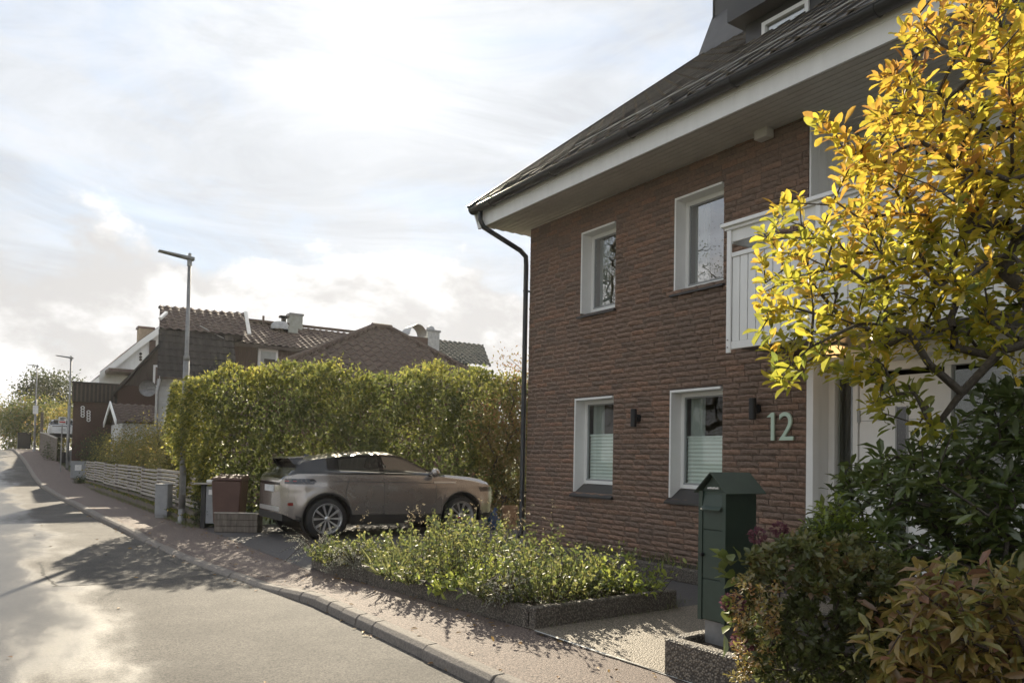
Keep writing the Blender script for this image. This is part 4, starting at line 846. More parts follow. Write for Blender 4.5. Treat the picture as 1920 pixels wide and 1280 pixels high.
# ------------------------------------------------------------------ the car
def build_car(root, paint='car_paint'):
    s1 = lambda x, pts: float(np.interp(x, [p[0] for p in pts], [p[1] for p in pts]))
    XR, XFR = -.74, 3.57; WR = .365
    def arch(x, c, r): return WR+math.sqrt(max(0, r*r-(x-c)**2)) if abs(x-c) < r else 0
    def zlow(x): return max(s1(x, [(XR, .46), (-.58, .38), (-.4, .3), (.4, .27), (2.3, .25), (3.1, .25), (3.4, .28), (XFR, .36)]), arch(x, 0, .43), arch(x, 2.68, .43))
    def belt(x): return s1(x, [(XR, 1.0), (-.68, 1.1), (-.5, 1.145), (.5, 1.135), (1.5, 1.125), (2.2, 1.105), (2.6, 1.065), (3.0, 1.015), (3.3, .955), (3.48, .85), (XFR, .74)])
    def top(x): return s1(x, [(XR, 1.02), (-.69, 1.12), (-.62, 1.18), (-.48, 1.32), (-.4, 1.405), (-.3, 1.435), (.1, 1.485), (.6, 1.538), (1.1, 1.562), (1.38, 1.55), (1.55, 1.505), (1.8, 1.38), (2.1, 1.225), (2.25, 1.165), (2.5, 1.15), (2.9, 1.12), (3.15, 1.08), (3.35, 1.0), (3.5, .89), (XFR, .76)])
    def plan(x): return s1(x, [(XR, .6), (-.72, .7), (-.66, .8), (-.56, .87), (-.4, .915), (0, .945), (1, .95), (2.4, .95), (2.8, .945), (3.1, .92), (3.35, .855), (3.5, .73), (XFR, .58)])
    def ys(x, z):
        w = plan(x); b = belt(x)
        y = w*(1-.06*((z-.72)/.4)**2 if z > .72 else 1-.05*((.72-z)/.4)**2)
        for c in (0, 2.68):                                   # swollen wheel arches
            d = math.hypot(x-c, z-WR); y += .028*math.exp(-((d-.47)/.1)**2)
        y += .012*math.exp(-((z-.93)/.05)**2)-.02*math.exp(-((z-.42)/.1)**2)*(1 if .5 < x < 2.2 else 0)
        return y
    def roof_edge(x): return top(x)-.055*(1 if x < 2.3 else .4)
    def yg(x, z):
        b = belt(x); e = max(roof_edge(x), b+.004); t = min(1, max(0, (z-b)/.5)); return ys(x, b)-.03*min(1, t*8)-t*.27
    xs_ = np.unique(np.concatenate([np.linspace(XR, -.45, 14), np.linspace(-.45, .45, 34), np.linspace(.45, 2.22, 22), np.linspace(2.22, 3.14, 34), np.linspace(3.14, XFR, 14)]))
    nl, ng, nt = 12, 7, 6; V = []; row = 1+nl+ng+nt
    for x in xs_:
        zl, b, e, tp = zlow(x), belt(x), roof_edge(x), top(x); e = max(e, b+.004); tp = max(tp, e+.002); S = [(x, .0, max(.22, zl-.02) if False else zl)]
        for k in range(nl): z = zl+(b-zl)*k/(nl-1); S.append((x, ys(x, z), z))
        for k in range(1, ng+1): z = b+(e-b)*k/ng; S.append((x, yg(x, z), z))
        ye_ = yg(x, e)
        for k in range(1, nt+1): a = k/nt; S.append((x, ye_*(1-a), e+(tp-e)*math.sin(a*math.pi/2)**.7))
        V += S
    F_, Mi = [], []; nx = len(xs_)
    for i in range(nx-1):
        xm = (xs_[i]+xs_[i+1])/2
        for k in range(row-1):
            a = i*row+k; F_.append((a, a+row, a+row+1, a+1))
            if k == 0: mi = 2
            elif k <= nl-1:
                zc = (V[a][2]+V[a+1][2])/2; mi = 0
                dist = min(math.hypot(xm-c, zc-WR) for c in (0, 2.68))
                if dist < .45 and zc < .84 or zc < .4: mi = 2
            elif k < nl+ng: mi = 1 if (-.62 < xm < 2.32) else 0
            else: mi = 1 if (1.56 < xm < 2.34 or -.72 < xm < -.46) else 0
            Mi.append(mi)
    n0 = len(V); V += [(x, -y, z) for x, y, z in V]; nf = len(F_); F_ += [tuple(q+n0 for q in f[::-1]) for f in F_[:nf]]; Mi += Mi[:nf]
    F_ += [tuple(range(row))+tuple(n0+q for q in range(row-1, -1, -1))]; Mi.append(0); F_ += [tuple((nx-1)*row+q for q in range(row-1, -1, -1))+tuple(n0+(nx-1)*row+q for q in range(row))]; Mi.append(1)
    me = bpy.data.meshes.new('body'); me.from_pydata(V, [], F_); me.update()
    bmx = bmesh.new(); bmx.from_mesh(me); bmesh.ops.remove_doubles(bmx, verts=bmx.verts, dist=.0006); bmesh.ops.recalc_face_normals(bmx, faces=bmx.faces)
    bmx.to_mesh(me); bmx.free()
    for m_ in (paint, 'car_black', 'car_trim'): me.materials.append(MATS[m_])
    # reassign after doubles removal
    for p_ in me.polygons:
        c = p_.center; p_.use_smooth = True; z, x = c.z, c.x; b, e = belt(x), roof_edge(x); mi = 0
        if abs(c.y) > .02 and z < b-.001:
            dist = min(math.hypot(x-q, z-WR) for q in (0, 2.68))
            if (dist < .45 and z < .84) or z < .4: mi = 2
            if x < -.6 and z < .62 and z > .5: mi = 0
        elif -.6 < x < 2.3 and b+.004 < z < e-.004 and abs(c.y) > .35: mi = 1
        elif (1.56 < x < 2.34 or -.72 < x < -.45) and z > b: mi = 1
        if x > XFR-.03: mi = 1
        p_.material_index = mi
    body = bpy.data.objects.new('body', me); COL.objects.link(body); body.parent = root
    ms = me.attributes.get('rnd')
    try: me.set_sharp_from_angle(angle=R(32))
    except Exception: pass
    def side_patch(name, m_, s, xa, xb, zlo, zhi, off=.006, n=14, nz=6, fn=yg, parent=root):
        A = np.array([[(x, s*(fn(x, z)+off), z) for z in [zlo(x)+(zhi(x)-zlo(x))*k/nz for k in range(nz+1)]] for x in np.linspace(xa, xb, n)]); return gridmesh(name, A, m_, parent)
    for s in (-1, 1):
        hi = lambda x: min(roof_edge(x)-.045, s1(x, [(.4, 2), (2, 2)])); lo = lambda x: belt(x)+.035
        side_patch('rear_quarter_window', 'car_black', s, -.42, .18, lo, lambda x: max(lo(x)+.01, min(hi(x), lo(x)+.30*(x+.42)/.1)))
        side_patch('rear_door_window', 'car_glass_body', s, .24, 1.0, lo, hi); side_patch('front_door_window', 'car_glass_body', s, 1.09, 2.16, lo, lambda x: max(lo(x)+.004, min(hi(x), s1(x, [(1.09, 2), (1.42, 1.5), (1.65, 1.41), (2.1, 1.17), (2.16, 1.1)]))), n=22)
        for xa, za, zb in ((.34, .4, 1.09), (1.06, .4, 1.08), (2.12, .42, 1.03)):
            A = np.array([[(xa+dx+(.0 if xa > .5 else -.1*math.sin((z-za)/(zb-za)*3.1)+.08), s*(ys(xa, z)+.0035), z) for dx in (-.004, .004)] for z in np.linspace(za, zb, 16)]); gridmesh('panel_gap', A, 'car_trim', root)
        A = np.array([[(x, s*(ys(x, s1(x, [(.5, 1.015), (2.2, .985)])+dz)+.004), s1(x, [(.5, 1.015), (2.2, .985)])+dz) for dz in (-.005, .005)] for x in np.linspace(.1, 2.5, 20)]); gridmesh('crease_line', A, 'car_trim', root)
        for xh in (.62, 1.36): A = np.array([[(x, s*(ys(x, z)+.006), z) for z in (1.045, 1.057, 1.075)] for x in np.linspace(xh-.1, xh+.1, 6)]); gridmesh('door_handle', A, paint, root)
        A = np.array([[(x, s*(ys(x, z)+.006), z) for z in (.985, 1., 1.015)] for x in np.linspace(2.08, 2.55, 8)]); gridmesh('fender_vent', A, 'alloy', root)
        A = np.array([[(x, s*(ys(x, z)+.008), z) for z in np.linspace(.97, 1.06, 4)] for x in np.linspace(-.7, -.2, 10)]); A[-1, :, 2] = 1.02; gridmesh('tail_light', A, 'lamp_dark', root)
        A = np.array([[(x, s*(ys(x, z)+.008), z) for z in np.linspace(1.01, 1.03, 3)] for x in np.linspace(-.7, -.45, 10)]); gridmesh('tail_light_strip', A, 'lamp_red', root)
        A = np.array([[(x, s*(ys(x, z)+.01), z) for z in np.linspace(.82, .91, 4)] for x in np.linspace(3.08, 3.45, 8)]); A[0, :, 2] = .9; gridmesh('headlight', A, 'lamp_dark', root)
        A = np.array([[(x, s*(ys(x, z)+.006), z) for z in np.linspace(.25, .4, 4)] for x in np.linspace(.44, 2.24, 14)]); gridmesh('sill_cladding', A, 'car_trim', root)
        m_ = MB(); m_.tube([(2.02, s*.86, 1.15), (2.02, s*.98, 1.15)], .03, 8); m_.lathe([(0, -.09), (.06, -.085), (.085, -.03), (.085, .03), (.06, .085), (0, .09)], (2.05, s*1.02, 1.18), 'Y', 14); m_.build('mirror', paint, root, smooth=True)
        A = np.array([[(x, s*(ys(-.6, z)+.012) if x > -.7 else s*(ys(x, z)+.01), z) for z in np.linspace(.6, .65, 3)] for x in np.linspace(-.68, -.45, 8)]); gridmesh('reflector', A, 'lamp_red', root)
        for c in (0, 2.68):
            w = empty('wheel', None, None); w.parent = root; yc = s*.84; so_ = s*.1
            t_ = MB(); t_.lathe([(.255, -.11), (.33, -.115), (.358, -.09), (.365, -.04), (.365, .04), (.358, .09), (.33, .115), (.255, .11)], (c, yc, WR), 'Y', 40); t_.build('tyre', 'tyre', w, smooth=True)
            r_ = MB(); r_.lathe([(.23, s*.02), (.25, s*.1), (.268, s*.114), (.272, s*.105)], (c, yc, WR), 'Y', 40); r_.lathe([(0, s*.09), (.045, s*.095), (.05, s*.07)], (c, yc, WR), 'Y', 16); r_.build('rim', 'alloy', w, smooth=True)
            d_ = MB(); d_.lathe([(0, s*.02), (.24, s*.02)], (c, yc, WR), 'Y', 30); d_.build('hub_disc', 'alloy_dark', w)
            for k in range(10):
                a0 = 2*math.pi*(k//2)/5+(.2 if k % 2 else -.2)+.31; a1 = a0+(.12 if k % 2 else -.12); sp = MB()
                def pt(r, a, dy): return (c+r*math.cos(a), yc+s*dy, WR+r*math.sin(a))
                sp.add([pt(.04, a0-.5*.4, .085), pt(.04, a0+.5*.4, .085), pt(.258, a1+.075, .108), pt(.258, a1-.075, .108), pt(.04, a0-.2, .06), pt(.04, a0+.2, .06), pt(.258, a1+.09, .07), pt(.258, a1-.09, .07)], [(0, 1, 2, 3), (0, 4, 5, 1), (1, 5, 6, 2), (2, 6, 7, 3), (3, 7, 4, 0)]); sp.build('spoke', 'alloy', w)
            ia = MB(); ia.lathe([(.0, -.12*s), (.42, -.12*s), (.42, .02*s)], (c, yc-.02*s, WR+.01), 'Y', 24); ia.build('arch_liner', 'car_trim', w)
    m_ = MB(); m_.prism([(-.3, -.56, 1.425), (-.3, .56, 1.425), (-.58, .5, 1.4), (-.58, -.5, 1.4)], (0, 0, .022)); m_.build('spoiler', paint, root, bevel=.006)
    for s in (-1, 1): m_ = MB(); m_.prism([(-.33, s*.575, 1.42), (-.56, s*.5, 1.4), (-.52, s*.56, 1.32), (-.4, s*.62, 1.27)], (0, -s*.03, 0)); m_.build('spoiler_fin', 'car_black', root)
    m_ = MB(); m_.add([(.0, -.02, 1.465), (-.14, -.015, 1.45), (-.12, 0, 1.5), (-.14, .015, 1.45), (.0, .02, 1.465)], [(0, 1, 2), (2, 3, 4), (0, 2, 4)]); m_.build('roof_fin', 'car_black', root)
    m_ = MB(); m_.box((XR-.012, -.26, .82), (XR-.002, .26, .93)); m_.build('number_plate', 'plate_white', root)
    m_ = MB(); m_.box((XR-.01, -.57, .94), (XR+.02, .57, .99)); m_.build('light_bar', 'car_black', root); 
    m_ = MB(); m_.box((XR-.015, -.56, .48), (XR+.03, .56, .56)); m_.build('bumper_trim', 'alloy', root, bevel=.01)
    m_ = MB(); m_.box((XR+.02, -.7, .33), (XR+.2, .7, .45)); m_.build('bumper_lower', 'car_trim', root)
    m_ = MB(); m_.box((-.2, -.78, .26), (2.9, .78, .36)); m_.build('underbody', 'car_trim', root)
def car_glass_body():
    m = bpy.data.materials.new('car_glass_body'); nt, N, L = nodes(m); out = N.new('ShaderNodeOutputMaterial'); b = N.new('ShaderNodeBsdfPrincipled'); L.new(b.outputs[0], out.inputs[0])
    b.inputs['Base Color'].default_value = (.03, .033, .03, 1); b.inputs['Roughness'].default_value = .02; b.inputs['IOR'].default_value = 2.3; MATS['car_glass_body'] = m
car_glass_body()
car = empty('parked_car', 'metallic brown grey sport utility car parked on the driveway by the hedge', 'car', loc=(4.84, 13.97, 0)); build_car(car)

# ------------------------------------------------------------------ houses behind
def pantile(name, poly, m, parent, tw=.3, tl=.34, amp=.035):
    """tiled roof face: poly corner 0->1 runs along the eave, last corner goes up"""
    P = [Vector(p) for p in poly]; n = (P[1]-P[0]).cross(P[2]-P[0]).normalized()
    if n.z < 0: n = -n
    u = (P[1]-P[0]).normalized(); v = n.cross(u); v = -v if v.z < 0 else v
    us = [(p-P[0]).dot(u) for p in P]; vs = [(p-P[0]).dot(v) for p in P]
    U = np.arange(min(us)-.1, max(us)+.2, tw/4); rows = []
    q = min(vs)
    while q < max(vs)+tl: rows += [(q, .03), (q+tl-.012, 0.)]; q += tl
    A = np.array([[tuple(P[0]+u*a+v*b+n*(amp*math.sin(2*math.pi*a/tw)+h+.02)) for a in U] for b, h in rows])
    o = gridmesh(name, A, m, parent, False); b = bmesh.new(); b.from_mesh(o.data); c = sum(P, Vector())/len(P)
    for a, d in zip(P, P[1:]+P[:1]):
        nn = (d-a).cross(n).normalized()
        if (c-a).dot(nn) > 0: nn = -nn
        bmesh.ops.bisect_plane(b, geom=b.verts[:]+b.edges[:]+b.faces[:], plane_co=a, plane_no=nn, clear_outer=True)
    b.to_mesh(o.data); b.free(); return o
def quad(name, pts, m, parent, th=.0, nrm_=None):
    q = MB()
    if th:
        P = [Vector(p) for p in pts]; n = (P[1]-P[0]).cross(P[2]-P[0]).normalized(); q.prism(P, n*th)
    else: q.add(pts, [tuple(range(len(pts)))])
    return q.build(name, m, parent)
def boxp(name, a, b, m, parent, bevel=0): q = MB(); q.box(a, b); return q.build(name, m, parent, bevel=bevel)
# gambrel house with steep dark lower slope
hA = empty('gambrel_house', 'house with a steep dark tiled gambrel roof and white siding behind the hedge', 'house')
e0, e1 = PY(294, 706, 30.), PY(446, 712, 30.); k0, k1 = PY(297.5, 617, 30.9), PY(462, 631, 30.9); r0, r1 = PY(299, 578, 33.2), PY(457, 588, 33.2)
for q in (e0, e1): q.z = e0.z
pantile('lower_roof', [e0, e1, Vector((e1.x, 30.9, k0.z)), k0], 'roof_dark', hA, .24, .3, .02); pantile('upper_roof', [k0-Vector((0, .1, 0)), k1-Vector((0, .1, 0)), r1, r0], 'roof_brown', hA)
q = MB(); q.prism([(e0.x+.1, 30.5, 0), (e1.x, 30.5, 0), (e1.x+.9, 36, 0), (PY(306, 700, 36).x, 36, 0)], (0, 0, e0.z-.02)); q.build('wall', 'pale_siding', hA)
for z in np.arange(.3, e0.z-.1, .19): boxp('siding_board', (e0.x+.08, 30.46+.0, z), (e1.x, 30.495, z+.165), 'pale_siding', hA)
q = MB(); q.prism([(PY(300, 700, Y_).x, Y_, z_) for Y_, z_ in ((30.3, e0.z), (31, k0.z-.05), (33.2, r0.z-.1), (35.6, k0.z), (36.4, e0.z))], (.15, 0, 0)); q.build('gable', 'brown_boards', hA)
boxp('back_roof', (r0.x+.05, 33.25, k0.z), (r1.x, 33.4, r0.z-.06), 'roof_dark', hA)
quad('verge_board', [k1+Vector((0, -.15, .06)), k1+Vector((.14, -.15, .06)), r1+Vector((.14, 0, .06)), r1+Vector((0, 0, .06))], 'pale_siding', hA, .05); boxp('ridge', (r0.x-.02, 33.1, r0.z+.0), (r1.x+.05, 33.35, r0.z+.1), 'roof_dark', hA)
a, b = PY(300, 597, 30.6), PY(312, 586, 31.4); q = MB(); q.tube([a, b], .07, 4); q.build('bracket', 'white_paint', hA)
q = MB(); p = PY(302, 712, 30.2); q.tube([(p.x, 30.35, e0.z-.05), (p.x-.1, 30.3, e0.z-.5), (p.x-.1, 30.3, .1)], .06, 8); q.build('downpipe', 'galvanised', hA)
for (xa, ya, xb, yb) in ((372, 612, 388, 622), (399, 627, 415, 636)): q = MB(); q.tube([PY(xa, ya, 31.2)-Vector((0, .25, 0)), PY(xb, yb, 31.0)-Vector((0, .35, 0))], .018, 5); q.build('roof_rod', 'galvanised', hA)
# red brown house with the long tiled roof
hB = empty('boarded_house', 'red brown boarded house with long tiled roof and a white curtained window', 'house')
e0, e1 = PY(440, 642, 33.), PY(712, 656, 33.); r0, r1 = PY(452, 600, 36.5), PY(701, 614, 36.5); e1.z = e0.z; r1.z = r0.z-.1
pantile('roof', [e0, e1, r1, r0], 'roof_brown', hB); boxp('ridge', (r0.x, 36.4, r0.z), (r1.x+.03, 36.65, r0.z+.1), 'roof_brown', hB)
quad('back_roof', [r0, r1, Vector((r1.x, 40, e0.z)), Vector((r0.x, 40, e0.z))], 'roof_dark', hB)
xr = PY(592, 670, 33.3).x
x = e0.x+.05
while x < xr: boxp('board', (x, 33.27-(.02 if int(x*10) % 2 else 0), .3), (min(x+.17, xr), 33.35, e0.z-.06), 'red_boards', hB); x += .18
boxp('wall', (e0.x+.02, 33.36, 0), (e1.x, 39.5, e0.z-.08), 'brown_boards', hB); boxp('fascia', (e0.x, 32.95, e0.z-.14), (e1.x, 33.0, e0.z+.01), 'brown_boards', hB)
q = MB(); p = PY(439, 650, 32.9); q.tube([(p.x, 33.15, e0.z-.1), (p.x, 33.15, .1)], .06, 8); q.build('downpipe', 'lamp_post_grey', hB)
w0, w1 = PY(484, 652, 33.2), PY(520, 690, 33.2); ww = empty('window', None, None); ww.parent = hB
boxp('frame', (w0.x, 33.15, w1.z-.1), (w1.x, 33.24, w0.z), 'white_paint', ww); boxp('pane', (w0.x+.1, 33.13, w1.z), (w1.x-.1, 33.149, w0.z-.12), 'curtain', ww); boxp('mullion', (w0.x+.25, 33.1, w1.z-.1), (w0.x+.7, 33.128, w1.z+.35), 'room_dark', ww)
def chimney(name, x0, x1, y0, y1, Y, m, parent, cap=True):
    a, b = PY(x0, y0, Y), PY(x1, y1, Y); w_ = b.x-a.x
    c = boxp(name, (a.x, Y-w_*.3, b.z-.5), (b.x, Y+w_*.6, a.z-.1), m, parent)
    if cap: boxp('cap', (a.x-.05, Y-w_*.3-.05, a.z-.1), (b.x+.05, Y+w_*.6+.05, a.z), 'lamp_post_grey', c)
    return c
chimney('chimney', 543, 565, 587, 616, 36.4, 'chimney_grey', hB); c_ = PY(532, 601, 36); q = MB(); q.tube([(c_.x, 36, r0.z-.3), (c_.x, 36, c_.z+.15)], .12, 8); q.box((c_.x-.2, 35.85, c_.z+.12), (c_.x+.2, 36.15, c_.z+.22)); q.build('vent', 'roof_dark', hB)
c_ = PY(494, 592, 36.2); q = MB(); q.tube([(c_.x, 36.2, r0.z-.3), (c_.x, 36.2, c_.z)], .05, 6); q.build('vent_pipe', 'red_boards', hB)
c_ = PY(525, 609, 35.6); q = MB(); q.lathe([(.42, -.1), (.4, .12), (.25, .26), (0, .3)], (c_.x, 35.6, c_.z-.12), 'Z', 14); q.build('roof_dome', 'galvanised', hB, smooth=True); boxp('skylight', (c_.x+.3, 35.3, c_.z-.35), (c_.x+.75, 35.36, c_.z-.05), 'chimney_grey', hB)
# hipped pantile roof just behind the hedge
hC = empty('hipped_bungalow', 'low house with a pyramid shaped brown pantile roof behind the hedge', 'house')
ap_ = PY(718, 616, 27.5); el, er = PY(468, 722, 23.), PY(968, 722, 23.); z_ = (el.z+er.z)/2-.1; el.z = er.z = z_; ap0 = Vector((ap_.x-.35, 27.5, ap_.z)); ap1 = Vector((ap_.x+.25, 27.5, ap_.z)); bl, br = Vector((el.x, 32, z_)), Vector((er.x, 32, z_))
pantile('front_roof', [el, er, ap1, ap0], 'roof_brown', hC, .36, .4, .05); pantile('side_roof', [bl, el, ap0], 'roof_brown', hC, .36, .4, .05); pantile('side_roof', [er, br, ap1], 'roof_brown', hC, .36, .4, .05); quad('back_roof', [br, bl, ap0, ap1], 'roof_brown', hC)
for a, b in ((el, ap0), (er, ap1)):
    for k in range(22):
        p, r_ = a.lerp(b, k/22), a.lerp(b, (k+1.15)/22); q = MB(); q.tube([p+Vector((0, 0, .05)), r_+Vector((0, 0, .09))], [.12, .09], 7); q.build('hip_tile', 'roof_brown', hC)
q = MB(); q.tube([ap0+Vector((-.1, 0, .05)), ap1+Vector((.1, 0, .05))], .14, 8); q.build('ridge_tile', 'roof_brown', hC); boxp('wall', (el.x+.4, 23.5, 0), (er.x-.4, 31.5, z_-.05), 'red_brick_far', hC)
# green roofed house with flues
hD = empty('green_roof_house', 'house with dark greenish roof and two metal flues behind the pyramid roof', 'house')
e0, e1 = PY(760, 672, 33.), PY(921, 672, 33.); r0, r1 = PY(770, 632, 36.5), PY(906, 639, 36.5); e1.z = e0.z; r1.z = r0.z
pantile('roof', [e0, e1, r1, r0], 'roof_green', hD); boxp('wall', (e0.x+.2, 33.4, 0), (e1.x-.3, 39, e0.z), 'brown_boards', hD); quad('back_roof', [r0, r1, Vector((r1.x+.3, 40, e0.z)), Vector((r0.x, 40, e0.z))], 'roof_green', hD)
c_ = chimney('flue_stack', 798, 820, 618, 652, 34.5, 'galvanised', hD); a = PY(809, 617, 34.5); q = MB(); q.lathe([(.22, -.05), (.2, .08), (.1, .16), (0, .17)], (a.x, 34.6, a.z), 'Z', 12); q.build('flue_cap', 'galvanised', hD, smooth=True)
c_ = chimney('chimney', 764, 797, 627, 650, 34.2, 'red_brick_far', hD, False); a, b = PY(764, 620, 34.2), PY(795, 620, 34.2); q = MB()
n_ = 12; w_ = (b.x-a.x)/2; V = []
for k in range(n_+1): t = math.pi*k/n_; V += [((a.x+b.x)/2+w_*math.cos(t), 33.9, a.z-.2+w_*1.2*math.sin(t)), ((a.x+b.x)/2+w_*math.cos(t), 34.9, a.z-.2+w_*1.2*math.sin(t))]
q.add(V, [(2*k, 2*k+1, 2*k+3, 2*k+2) for k in range(n_)]); q.build('cowl', 'galvanised', hD, smooth=True)
# brown gable house with satellite dish
hE = empty('brown_gable_house', 'brown boarded gable house with brick below beside the flat roofed building', 'house')
g0, g1 = PY(216, 738, 42.), PY(330, 612, 42.); X2 = g1.x*2-g0.x; zb_ = PY(240, 722, 42).z
q = MB(); q.prism([(g0.x+.1, 42, 0), (X2, 42, 0), (X2, 42, zb_), (g0.x+.1, 42, zb_)], (1.7, 9, 0)); q.build('brick_wall', 'red_brick_far', hE); q = MB(); q.prism([(g0.x+.15, 41.93, zb_+.01), (X2, 41.93, zb_+.01), (g1.x, 41.93, g1.z-.15)], (1.7, 9, 0)); q.build('gable_wall', 'brown_boards', hE)
for k in range(18):
    xx = g0.x+.3+k*.26; zt = zb_+(xx-g0.x-.15)/(g1.x-g0.x-.15)*(g1.z-.15-zb_)-.1
    if zt > zb_+.1 and xx < g1.x: boxp('cover_strip', (xx, 41.89, zb_+.03), (xx+.05, 41.929, zt), 'brown_boards', hE)
for s_, P_ in ((1, (g0, g1)), (-1, (Vector((X2+.1, 42, g0.z)), g1))):
    a, b = P_; q = MB(); q.prism([(a.x-.15*s_, 41.6, a.z-.12), (b.x, 41.6, b.z), (b.x, 41.6, b.z+.1), (a.x-.2*s_, 41.6, a.z-.02)], (1.9, 10, 0)); q.build('roof', 'roof_dark', hE)
p = PY(290, 703, 41.9); boxp('window_frame', (p.x-.08, 41.82, p.z-.6), (p.x+.25, 41.88, p.z+.5), 'white_paint', hE); boxp('window_pane', (p.x+.02, 41.8, p.z-.5), (p.x+.2, 41.819, p.z+.4), 'red_boards', hE)
sd = empty('satellite_dish', 'grey satellite dish on the brown gable house', 'dish'); p = PY(277, 728, 41.4); q = MB(); q.lathe([(0, .1), (.15, .09), (.3, .05), (.4, 0), (.4, -.02)], p, 'Y', 20); q.build('reflector', 'lamp_post_grey', sd, smooth=True); q = MB(); q.tube([p+Vector((0, .1, 0)), p+Vector((.45, -.15, 0))], .02, 6); q.build('arm', 'galvanised', sd); q = MB(); q.tube([p+Vector((0, .1, 0)), (p.x, 42., p.z)], .03, 6); q.build('bracket', 'galvanised', sd)
# flat roofed building with corrugated fascia
hF = empty('flat_roof_building', 'flat roofed dark brick building with a ribbed metal fascia', 'building')
a, b, c_, d_ = PY(136, 716, 46.), PY(222, 752, 46.), PY(138, 752, 46.), PY(220, 790, 46.)
def shear(name, x0, x1, y0, z0, z1, m): q = MB(); q.prism([(x0, y0, z0), (x1, y0, z0), (x1, y0, z1), (x0, y0, z1)], (1., 8, 0)); q.build(name, m, hF)
shear('wall', c_.x, b.x+.6, 46.1, 0, c_.z, 'red_brick_far'); shear('fascia', a.x, b.x+.6, 45.95, c_.z+.01, a.z-.05, 'roof_dark'); shear('roof_edge', a.x-.06, b.x+.6, 45.85, a.z-.05, a.z+.04, 'roof_dark')
x = a.x
while x < b.x+.6: boxp('rib', (x, 45.9, c_.z+.02), (x+.07, 45.949, a.z-.06), 'brown_boards', hF); x += .19
for (px0, py0) in ((155, 764), (166, 772)):
    for k in range(4): p = PY(px0, py0+5*k, 46.05); q = MB(); q.lathe([(.05, -.02), (.1, -.02), (.1, .02), (.05, .02)], (p.x, 46.04, p.z), 'Y', 10); q.build('ornament', 'white_paint', hF)
# white gable house
hG = empty('white_gable_house', 'white boarded house with flared gable roof and a tan chimney', 'house')
g = [PY(x_, y_, 58.) for x_, y_ in ((186, 700), (228, 668), (262, 640), (302, 612))]; X2 = g[3].x*2-g[0].x; zb_ = 0
q = MB(); q.prism([(g[0].x+.3, 58, 0), (X2-.3, 58, 0), (X2-.3, 58, g[0].z)]+[(g[3].x*2-p.x, 58, p.z-.2) for p in g[1:3]]+[(p.x, 58, p.z-.2) for p in g[::-1]], (0, 10, 0)); q.build('wall', 'white_board', hG)
for s_ in (1, -1):
    H_ = [Vector((p.x if s_ > 0 else g[3].x*2-p.x, 57.6, p.z)) for p in g]
    q = MB(); n_ = len(H_); q.add([h+Vector((0, 0, .1)) for h in H_]+[h+Vector((0, 10.5, .1)) for h in H_]+[h-Vector((0, 0, .15)) for h in H_]+[h+Vector((0, 10.5, -.15)) for h in H_], [(k, k+1, n_+k+1, n_+k) for k in range(n_-1)]+[(2*n_+k, 2*n_+k+1, k+1, k) for k in range(n_-1)]+[(2*n_+k, 3*n_+k, 3*n_+k+1, 2*n_+k+1) for k in range(n_-1)]); q.build('roof', 'roof_brown', hG)
    q = MB(); q.add([h+Vector((0, -.02, .06)) for h in H_]+[h+Vector((0, -.02, -.45)) for h in H_], [(k, k+1, n_+k+1, n_+k) for k in range(n_-1)]); q.build('barge_board', 'white_paint', hG)
for k, (x_, y_) in enumerate(((264, 663), (264, 669), (264, 674))): p = PY(x_, y_, 57.9); q = MB(); q.lathe([(0, -.05), (.09, -.05), (.09, .02)], (p.x, 57.98, p.z), 'Y', 10); q.build('vent_hole', 'room_dark', hG)
p = PY(286, 651, 57.9); boxp('window', (p.x-.2, 57.93, p.z-.55), (p.x+.2, 57.99, p.z+.5), 'red_boards', hG); a, b = PY(259, 614, 62), PY(285, 642, 62); q = boxp('chimney', (a.x, 61.5, b.z-2), (b.x, 62.5, a.z-.1), 'chimney_tan', hG); boxp('cap', (a.x-.08, 61.4, a.z-.1), (b.x+.08, 62.6, a.z+.05), 'bin_brown', q)
p = PY(225, 695, 56); boxp('porch_roof', (p.x-.7, 55.5, p.z-.1), (p.x+1.2, 58, p.z+.1), 'red_boards', hG)
# tiled garage
hH = empty('tiled_garage', 'small garage with brown tiled roof and white bargeboards beside the road', 'garage')
e0, e1 = PY(219, 791, 36.), PY(330, 793, 36.); r0, r1 = PY(214, 757, 38.2), PY(335, 760, 38.2); e1.z = e0.z; r1.z = r0.z; r0.x = e0.x; r1.x = e1.x
pantile('front_roof', [e0, e1, r1, r0], 'roof_brown', hH); quad('back_roof', [r0, r1, Vector((r1.x, 40.4, e0.z)), Vector((r0.x, 40.4, e0.z))], 'roof_brown', hH)
boxp('wall', (e0.x+.25, 36.3, 0), (e1.x, 40.1, e0.z-.02), 'pale_siding', hH); q = MB(); q.prism([(e0.x+.26, 36.2, e0.z), (e0.x+.26, 40.2, e0.z), (e0.x+.26, 38.2, r0.z-.06)], (.1, 0, 0)); q.build('gable', 'brown_boards', hH)
for a, b in ((e0, r0), (Vector((e0.x, 40.4, e0.z)), r0)): q = MB(); d_ = Vector((0, 0, .2)); q.prism([a+Vector((-.06, 0, -.12)), a+Vector((-.06, 0, .1)), b+Vector((-.06, 0, .12)), b+Vector((-.06, 0, -.1))], (.05, 0, 0)); q.build('barge_board', 'white_paint', hH)
for k in range(4): boxp('door_panel', (e0.x+.5+k*.75, 36.24, .1), (e0.x+1.2+k*.75, 36.29, e0.z-.2), 'pale_siding', hH)
